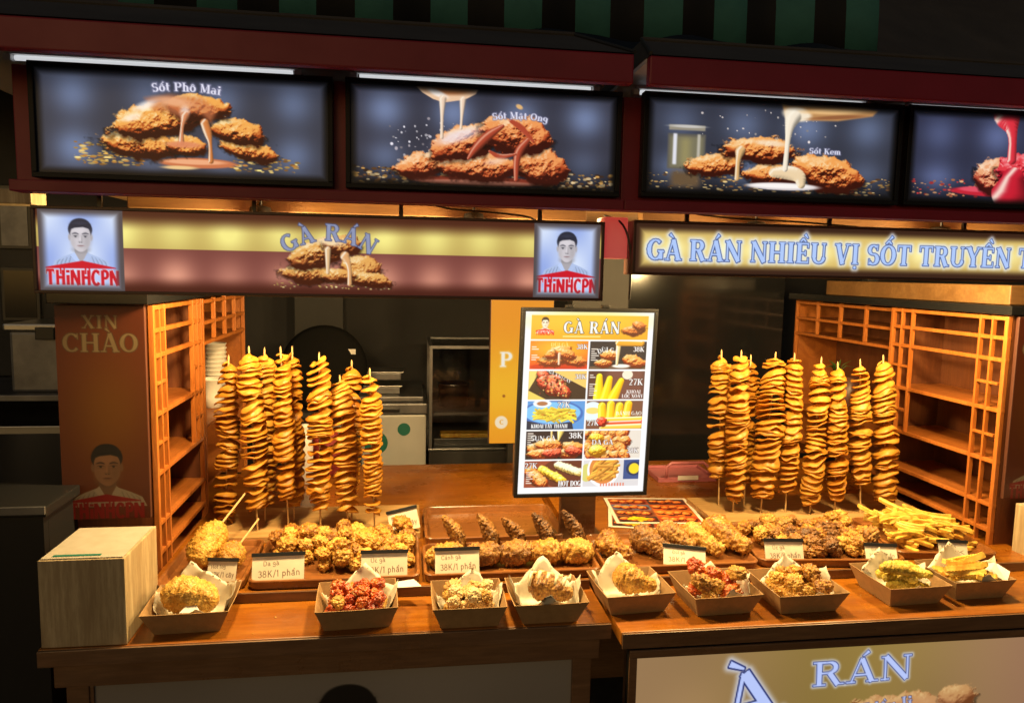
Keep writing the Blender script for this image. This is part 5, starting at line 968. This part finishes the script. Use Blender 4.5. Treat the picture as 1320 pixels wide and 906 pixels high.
box_heap(1, 24, .0165, ['redglaze', 'redglaze', 'redglaze', 'crust'], 'small red glazed chicken chunk in its kraft box', 'red glazed chunks', 31); box_heap(2, 20, .0165, ['pale', 'crust', 'pale'], 'chicken bite under pale sauce in its kraft box', 'pale sauced bites', 32, .055); box_heap(5, 16, .021, ['redglaze', 'crust', 'redglaze'], 'orange or red chicken chunk in the mixed box', 'orange and red chunks', 33); box_heap(6, 14, .0215, ['crumb', 'crust', 'crumb'], 'golden chicken chunk in the box below the dark nuggets', 'plain golden chunks', 34)
for i, (x, y, r) in enumerate(((.09, 1.455, .012), (.128, 1.462, .015), (.150, 1.44, .012), (.118, 1.425, .012), (.16, 1.465, .011))): pass
def box_drum(i, label, key, cream, seed):
    _, cx, cy, *_r = BX[i]; T_ = thing('boxed_drumstick', label, 'drumstick', (cx, cy, BZ+.002), 0)
    part('meat', sweep_geo([(-.036, .012, .036), (-.012, .006, .034), (.025, -.008, .024), (.056, -.016, .022)], [.022, .031, .030, .022, .014, .013], seed, 36, 56, .004, 170, .004), M[key], T_, local=True, smooth=True)
    if cream:
        g_ = random.Random(3)
        for k in range(5):
            a = -.03+.018*k; part('cream_drizzle', tube([(a-.008, -.018, .05-.16*abs(a)), (a, 0, .066-.3*max(0, a+.01)), (a+.012, .016, .058-.3*max(0, a+.01)), (a+.018, .03, .045)], [.003, .0042, .0036, .002], 8), M['cream'], T_, local=True, smooth=True)
box_drum(3, 'drumstick streaked with cream sauce in its paper', 'crust', True, 101); box_drum(4, 'plain yellow drumstick lying in its kraft box', 'crumb', False, 104)
SM = [mesh('seasoned_stick', sweep_geo([(-L/2, 0, 0), (0, .004*(k-1), .003), (L/2, .002, 0)], [.0085, .0105, .0105, .008], 110+k, 20, 36, .002, 260, .002), M['greeny'], smooth=True) for k, L in enumerate((.07, .08, .062))]
g = random.Random(9); _, cx, cy, *_r = BX[7]
for i in range(13): put(g.choice(SM), 'seasoned_stick', 'yellow seasoned stick in its kraft box', 'fried stick', 'yellow seasoned sticks', (cx+g.uniform(-.024, .024), cy+g.uniform(-.034, .034), BZ+.012+.012*(i//4)+g.uniform(0, .004)), (g.uniform(-.2, .2), g.uniform(-.2, .2), g.gauss(-.1, .5)), g.uniform(.9, 1.1))
_, cx, cy, *_r = BX[8]
for i in range(20): put(g.choice(CM), 'crinkle_fry', 'crinkle cut fry in the rightmost kraft box', 'crinkle fry', 'crinkle fries in the rightmost box', (cx+g.uniform(-.02, .018), cy+g.uniform(-.034, .036), BZ+.010+.011*(i//5)+g.uniform(0, .004)), (g.uniform(-.8, .8), g.uniform(-.25, .25), g.gauss(-.1, .5)), g.uniform(.85, 1.1))
def napkin(label, cx, cy, z, pts, rot):
    V = [(p[0], p[1], p[2]) for p in pts]; n = len(V); V2 = V+[(a, b, c-.0008) for a, b, c in V]; F = [tuple(range(n)), tuple(range(n, 2*n))[::-1]]+[(i, i+n, (i+1) % n+n, (i+1) % n) for i in range(n)]
    return single('napkin', (V2, F), M['napkin'], label, 'napkin', (cx, cy, z), rot=(0, 0, rot))
napkin('white napkin corner beside the red glazed chicken', -.005, 1.52, .938, [(-.02, -.01, 0), (.035, -.022, .004), (.022, .012, .006), (-.02, .014, .002)], .1); napkin('white napkin corner folded over the crinkle fries box', 1.325, 1.442, .949, [(-.03, .03, .006), (.012, .02, .012), (.016, -.018, .006), (-.004, -.034, -.012), (-.026, -.008, .004)], 0)
napkin('small white sauce sheet before the single crumbed piece', -.408, 1.425, .944, [(-.02, -.006, 0), (.02, -.008, 0), (.004, .016, .008), (-.008, .014, .009)], 0)
# ================================================================ price cards
def price(label, x, y, z, w, h, l1, l2, yaw, lean=22, roll=0, seed=0, clip=True):
    T_ = thing('price_card', label, 'price card', (x, y, z)); T_.rotation_euler = (math.radians(-lean), math.radians(roll), math.radians(yaw))
    im = price_card(int(w*1150), int(h*1150), l1, l2, seed)
    o = printed('card_sheet', im, (-w/2, 0, h), (w, 0, 0), (0, 0, -h), M['print'], None); o.parent = T_
    cb = part('card_back', box(-w/2, w/2, .0006, .0022, 0, h), M['black'], T_, local=True)
    part('clip_bar', box(-w/2-.002, w/2+.002, -.0035, .0045, h-.002, h+.006), M['black'], cb, local=True, bevel=.001)
    v = [(-.02, .003, h*.8), (.02, .003, h*.8), (.02, .034, .001), (-.02, .034, .001)]; part('prop', (v+[(a, b+.001, c) for a, b, c in v], [(0, 1, 2, 3), (7, 6, 5, 4), (0, 4, 5, 1), (1, 5, 6, 2), (2, 6, 7, 3), (3, 7, 4, 0)]), M['black'], T_, local=True)
Z_ = TZ+.004
price('price card before the two corn dogs, half hidden by paper', -.392, 1.585, Z_, .062, .044, 'Hot dog', '27K/1 cây', -8, seed=1); price('price card at the left of the golden nuggets', -.272, 1.572, Z_, .108, .056, 'Da gà', '38K/1 phần', 2, seed=2); price('price card at the right of the golden nuggets', -.048, 1.572, Z_, .100, .054, 'Ức gà', '38K/1 phần', -1, seed=3)
price('price card standing before the fried wings', .112, 1.574, Z_, .098, .054, 'Cánh gà', '38K/1 phần', 0, seed=4); price('price card standing before the drumsticks', .638, 1.576, Z_, .098, .042, 'Đùi gà', '38K/1 chiếc', -10, 34, 4, seed=5); price('price card standing before the dark nuggets', .884, 1.572, Z_, .092, .050, 'Ức gà', '38K/1 phần', -6, seed=6)
price('small price card behind the yellow sticks box', 1.128, 1.566, Z_, .074, .034, 'Sụn gà', '38K/1 phần', -12, 28, seed=7); price('price card standing before the french fries', 1.318, 1.566, Z_, .068, .036, 'Khoai tây', '27K', -12, seed=8); price('tilted price card between the left potatoes and the empty tray', -.002, 1.838, .9425, .076, .052, 'Khoai lốc xoáy', '27K/1 cây', -4, 20, -14, seed=9)
# ================================================================ leaflets, pink basket, things at the back
for k, (lb, cx, cy, rot, z) in enumerate((('printed leaflet lying under another leaflet', .690, 1.955, -15, .9232), ('printed picture leaflet lying on top beside the menu post', .705, 2.0, -6, .9242))):
    T_ = thing('leaflet', lb, 'leaflet', (cx, cy, z), math.radians(rot)); o = printed('sheet', leaflet(200, 170), (-.125, .115, .0006), (.25, 0, 0), (0, -.23, 0), M['print'], None); o.parent = T_; part('sheet_back', box(-.125, .125, -.115, .115, 0, .0004), M['napkin'], T_, local=True)
T_ = thing('pink_basket', 'pink plastic basket with raised handle behind the leaflets', 'basket', (.92, 2.36, SH)); part('tub', join(box(.82, 1.02, 2.28, 2.44, SH+.0005, SH+.006), box(.82, 1.02, 2.28, 2.286, SH+.0065, SH+.016), box(.82, 1.02, 2.434, 2.44, SH+.0065, SH+.016), box(.82, .826, 2.287, 2.433, SH+.0065, SH+.016), box(1.014, 1.02, 2.287, 2.433, SH+.0065, SH+.016)), M['pink'], T_, .001)
part('handle', tube([(.845, 2.275, SH+.02), (.845, 2.275, SH+.055), (.86, 2.275, SH+.066), (.97, 2.275, SH+.066), (.99, 2.275, SH+.05), (.995, 2.275, SH+.02)], .0055, 8), M['pink'], T_, smooth=True); part('label_strip', box(.885, .955, 2.2765, 2.2795, SH+.008, SH+.022), M['napkin'], T_)
def leaf_sprig(label, x, y, z):
    T_ = thing('leaf_sprig', label, 'sprig', (x, y, z))
    for k in range(5):
        a = -1.2+.6*k; L = .07+.01*(k % 2); pts = [(0, 0, 0), (L*.4*math.sin(a), -.01, L*.5), (L*math.sin(a), -.02, L*.7*abs(math.cos(a))+.01)]; part('leaf', tube(pts, [.001, .006, .0005], 6, flat=.2), M['leaf'], T_, local=True, smooth=True)
leaf_sprig('small green leaf sprig on the right rear cabinet shelf', 1.50, 2.40, 1.102+.16)
tag(part('sprig_pot', lathe([(.03, 0), (.036, .07), (.038, .158), (.034, .159), (.03, .12)], 18, (1.55, 2.40, 1.1005)), M['brown'], loc=(1.55, 2.4, 1.1005), smooth=True), 'brown pot holding the leaf sprig', 'pot')
# freezer
def freezer():
    T_ = thing('chest_freezer', 'white chest freezer with green stickers behind the left potatoes', 'freezer', (-.2, 3.25, 0)); x0, x1, y0, y1 = -.50, .078, 3.0, 3.5
    part('body', box(x0, x1, y0, y1, .06, 1.015), M['freezer'], T_, .008); part('rim', box(x0-.004, x1+.004, y0-.004, y1, 1.016, 1.062), M['dullsteel'], T_, .006); ld = part('lid', box(x0+.01, x1-.01, y0+.03, y1-.01, 1.063, 1.085), M['dullsteel'], T_, .005)
    part('lid_handle', box(-.15, -.03, y0-.014, y0-.0045, 1.028, 1.045), M['black'], ld, .003)
    for cx, cz, r in ((-.012, .955, .026), (-.125, .90, .048)): part('round_sticker', ([(cx+r*math.cos(k*math.pi/12), y0-.001-(.0008 if q else 0), cz+r*math.sin(k*math.pi/12)) for q in (0, 1) for k in range(24)], [tuple(range(24, 48))[::-1], tuple(range(24))]+[(k, (k+1) % 24, 24+(k+1) % 24, 24+k) for k in range(24)]), M['green'], T_)
    for xx in (x0+.04, x1-.08):
        for yy in (y0+.03, y1-.07): part('foot', box(xx, xx+.04, yy, yy+.04, 0, .0595), M['black'], T_)
freezer()
for k, (x, y, z, w) in enumerate(((-.13, 3.16, 1.0855, .20), (-.12, 3.17, 1.142, .19))):
    T_ = thing('steel_pan', ('lower steel food pan on the freezer lid', 'upper steel food pan on the freezer lid')[k], 'pan', (x, y, z), 0, 'steel pans on the freezer'); part('tub', join(box(x-w/2, x+w/2, y-.07, y+.07, z, z+.03)), M['dullsteel'], T_, .004); part('rim', box(x-w/2-.01, x+w/2+.01, y-.08, y+.08, z+.031, z+.036), M['steel'], T_, .002)
# glass warmer cabinet
def warmer():
    x0, x1, y0, y1 = .09, .47, 3.0, 3.4; T_ = thing('glass_cabinet', 'steel framed glass cabinet right of the freezer', 'cabinet', (.28, 3.2, 0))
    part('base', box(x0, x1, y0, y1, .04, .86), M['dark'], T_, .004); part('base_rim', box(x0-.004, x1+.004, y0-.004, y1, .861, .872), M['steel'], T_, .002); part('steel_well', box(x0+.02, x1-.02, y0+.04, y1-.02, .8725, .905), M['dullsteel'], T_, .003); part('back_splash', box(x0+.02, x1-.02, y1-.03, y1-.02, .9055, 1.0), M['dullsteel'], T_); part('shelf', box(x0+.02, x1-.02, y0+.06, y1-.031, 1.0, 1.012), M['dullsteel'], T_)
    for xx in (x0, x1-.012):
        for yy in (y0, y1-.012): part('frame_post', box(xx, xx+.012, yy, yy+.012, .8725, 1.285), M['dullsteel'], T_)
    for g_ in (box(x0, x1, y0, y0+.012, 1.286, 1.298), box(x0, x1, y1-.012, y1, 1.286, 1.298), box(x0, x0+.012, y0+.0125, y1-.0125, 1.286, 1.298), box(x1-.012, x1, y0+.0125, y1-.0125, 1.286, 1.298)): part('frame_rail', g_, M['dullsteel'], T_)
    part('glass_pane', box(x0+.0125, x1-.0125, y0+.004, y0+.008, .8725, 1.2855), M['glass'], T_); part('glass_pane', box(x0+.0125, x1-.0125, y0+.0125, y1-.0125, 1.29, 1.294), M['glass'], T_)
    part('yellow_tray', box(x0+.05, x1-.06, y0+.05, y0+.12, .9055, .922), M['fry'], T_, .003)
warmer()
tag(part('steel_pot', lathe([(.05, 0), (.062, .004), (.066, .10), (.070, .104), (.064, .104), (.06, .012)], 24, (.20, 3.2, 1.0125)), M['steel'], loc=(.20, 3.2, 1.0125), smooth=True), 'steel pot standing in the glass cabinet', 'pot')
# small things behind the left potatoes
tag(part('white_bottle', lathe([(.02, 0), (.024, .004), (.024, .12), (.018, .14), (.009, .15), (.009, .175), (.011, .18), (.011, .19), (.004, .19)], 18, (-.318, 2.36, SH)), M['napkin'], loc=(-.318, 2.36, SH), smooth=True), 'white squeeze bottle behind the left potatoes', 'bottle')
def red_bag():
    T_ = thing('red_bag', 'crumpled red plastic bag behind the left potatoes', 'bag', (-.26, 2.45, SH)); P = IV*np.array([.055, .05, .085])*(1+.35*fbm3(IV*1.6, 3, 5)+.12*fbm3(IV*6, 2, 9))[:, None]+np.array([0, 0, .075]); part('bag_body', (P.tolist(), IF), M['redcloth'], T_, local=True, smooth=True); part('bag_knot', tube([(0, 0, .14), (.004, 0, .165), (-.004, .004, .19)], [.02, .008, .018], 10), M['redcloth'], T_, local=True, smooth=True)
red_bag()
def round_lid():
    T_ = thing('round_lid', 'large round black pan lid with a small white label, behind the left potatoes', 'lid', (-.30, 3.08, 1.05)); T_.rotation_euler = (math.radians(82), 0, math.radians(-6)); part('dome', lathe([(.165, 0), (.168, .006), (.15, .02), (.09, .038), (.03, .045), (.004, .046)], 36), M['matteblack'], T_, local=True, smooth=True); part('knob', lathe([(.012, .046), (.012, .06), (.02, .064), (.018, .074), (.004, .076)], 16), M['black'], T_, local=True, smooth=True); part('label_tag', box(.07, .125, .055, .075, .026, .0285), M['napkin'], T_, local=True)
    T_.location = (-.32, 2.93, 1.215)
round_lid()
T_ = thing('lid_rack', 'dark rack carrying the round lid', 'rack', (-.33, 2.95, 0)); part('rack_top', box(-.49, -.17, 2.88, 2.98, 1.03, 1.048), M['dark'], T_); [part('leg', box(a, a+.02, b, b+.02, 0, 1.0295), M['dark'], T_) for a in (-.48, -.2) for b in (2.89, 2.95)]
tag(part('pale_panel', box(-.52, -.30, 3.55, 3.57, .0, 1.62), M['greypost'], loc=(-.41, 3.56, 0)), 'tall grey panel behind the round lid', 'panel')
tag(part('dark_screen', box(.80, 1.49, 2.78, 2.80, 0, 1.75), M['glossdark'], loc=(1.15, 2.79, 0)), 'dark glossy screen behind the right potatoes', 'screen')
# ================================================================ left of the stall: the neighbour's steel kitchen
T_ = thing('steel_worktable', 'steel worktable with lower shelf left of the stall', 'table', (-1.6, 3.3, 0)); part('table_top', box(-2.4, -1.02, 3.1, 3.6, 1.06, 1.085), M['dullsteel'], T_, .003); part('lower_shelf', box(-2.4, -1.02, 3.08, 3.6, .93, .965), M['steel'], T_, .003); part('base_shelf', box(-2.4, -1.02, 3.1, 3.6, .35, .37), M['dullsteel'], T_)
for xx in (-2.38, -1.07):
    for yy in (3.1, 3.55): part('leg', box(xx, xx+.04, yy, yy+.04, 0, 1.0595), M['dullsteel'], T_)
T_ = thing('steel_bin', 'grey metal container with lid on the worktable', 'container', (-1.42, 3.3, 1.0855)); part('body', box(-1.56, -1.22, 3.16, 3.46, 1.0855, 1.33), M['dullsteel'], T_, .012); part('lid', box(-1.575, -1.205, 3.145, 3.475, 1.3305, 1.362), M['steel'], T_, .008); part('latch', box(-1.45, -1.38, 3.128, 3.1445, 1.30, 1.35), M['black'], T_, .003)
def shopfront():
    T_ = thing('dark_shopfront', 'dark shopfront with small windows at the left edge', 'shopfront', (-2.1, 3.62, 0)); part('wall', box(-3.2, -.9, 3.62, 3.70, 1.09, 2.4), M['dark'], T_)
    for (a, b, c, d) in ((-1.80, -1.66, 1.66, 1.94), (-1.80, -1.64, 1.34, 1.58), (-1.52, -1.40, 1.34, 1.58)):
        w = part('window', box(a, b, 3.600, 3.6195, c, d), M['black'], T_, .003); part('pane', box(a+.015, b-.015, 3.597, 3.5995, c+.015, d-.015), M['dullsteel' if c > 1.6 else 'glossdark'], w)
shopfront()
T_ = thing('neighbour_cart', 'dark cart with a thin steel edge at the left', 'cart', (-.95, 1.7, 0)); part('top', box(-1.6, -.70, 1.52, 2.2, 1.105, 1.126), M['black'], T_, .003); part('steel_edge', box(-1.6, -.70, 1.514, 1.5195, 1.112, 1.128), M['dullsteel'], T_, .001); part('front', box(-1.58, -.715, 1.54, 1.56, .06, 1.1045), M['black'], T_); part('side', box(-.735, -.715, 1.5605, 2.18, .06, 1.1045), M['black'], T_)
for xx in (-1.57, -.76): part('leg', box(xx, xx+.03, 1.565, 1.6, 0, .0595), M['dark'], T_)
tag(part('pale_beam', box(-1.1, -.69, 1.50, 1.56, 1.708, 1.735), M['ply'], loc=(-.9, 1.53, 1.708), bevel=.002), 'short pale beam end above the left lit board', 'beam')
T_ = thing('stool', 'small pale stool legs showing below the left counter corner', 'stool', (-.70, 1.62, 0)); part('seat', box(-.80, -.62, 1.53, 1.71, .60, .62), M['dullsteel'], T_, .004)
for sx in (-1, 1):
    for sy in (-1, 1): part('leg', tube([(-.71+sx*.10, 1.62+sy*.10, 0), (-.71+sx*.07, 1.62+sy*.07, .599)], .011, 8), M['steel'], T_)
# ================================================================ striped awning above
def awning():
    V = []; n = 92; x0, x1 = -.78, 1.43; a = []; T_ = thing('striped_awning', 'green and black striped awning hanging above the roofs', 'awning', (.5, 2.2, 2.28))
    ns = 21; w = (x1-x0)/ns
    for s_ in range(ns):
        V = []; F = []; m_ = 7
        for i in range(m_):
            x = x0+w*s_+w*i/(m_-1)*.999; ph = x*13; yy = 2.2+.018*math.sin(ph)+.01*math.sin(ph*2.3); zb = 2.285+.02*(x-x0)/(x1-x0)+.008*math.sin(ph*1.3)
            for z, dy in ((zb, 0), (zb+.12, .004), (zb+.4, .03)): V.append((x, yy+dy, z))
            for z, dy in ((zb, .0015), (zb+.12, .0055), (zb+.4, .0315)): V.append((x, yy+dy, z))
        for i in range(m_-1):
            q = i*6
            for k in (0, 1): F += [(q+k, q+6+k, q+7+k, q+1+k), (q+3+k, q+4+k, q+10+k, q+9+k)]
            F.append((q, q+3, q+9, q+6))
        part('stripe', (V, F), M['stripe_green' if s_ % 2 == 0 else 'stripe_black'], T_, smooth=True)
M['stripe_green'] = mat('green_canvas', (.045, .19, .18), .8, (.034, .15, .145), 12); M['stripe_black'] = mat('black_canvas', (.008, .008, .009), .8)
awning()
tag(part('dark_tarpaulin', ([(x, 2.5+.04*math.sin(x*3)+.4*k, 2.35+.35*k+.03*math.sin(x*5)) for k in range(3) for x in np.linspace(-4, 5, 40)], [(k*40+i, k*40+i+1, k*40+41+i, k*40+40+i) for k in range(2) for i in range(39)]), M['roof'], loc=(0, 2.5, 2.35)), 'dark tarpaulin stretched above and behind the stalls', 'tarpaulin')

# ---------------------------------------------------------------- loose crumbs in the trays and on the counter
def crumb_scatter():
    g = random.Random(77); gs = []
    for (x0, x1, y0, y1, z, n) in ((-.50, -.36, 1.58, 1.79, TZ, 40), (-.31, .01, 1.58, 1.79, TZ, 90), (.06, .42, 1.58, 1.73, TZ, 60), (.47, .80, 1.58, 1.75, TZ, 70), (.86, 1.17, 1.58, 1.79, TZ, 80), (-.3, .40, 1.40, 1.53, .9003, 26), (.44, 1.40, 1.36, 1.53, .9003, 34)):
        for i in range(n):
            x, y = g.uniform(x0, x1), g.uniform(y0, y1); r = g.uniform(.0007, .0022)
            v = [(x+r*g.uniform(.6, 1.2), y, z+r*.4), (x-r*g.uniform(.6, 1.2), y+r*.2, z+r*.4), (x, y+r*g.uniform(.6, 1.2), z+r*.4), (x+.1*r, y-r*g.uniform(.6, 1.2), z+r*.4), (x, y, z+r), (x, y, z-.0001)]
            gs.append((v, [(0, 2, 4), (2, 1, 4), (1, 3, 4), (3, 0, 4), (2, 0, 5), (1, 2, 5), (3, 1, 5), (0, 3, 5)]))
    o = part('fried_crumbs', join(*gs), M['crumb']); o['kind'] = 'stuff'; o['label'] = 'loose fried crumbs scattered over the trays and counter'; o['category'] = 'crumbs'
crumb_scatter()
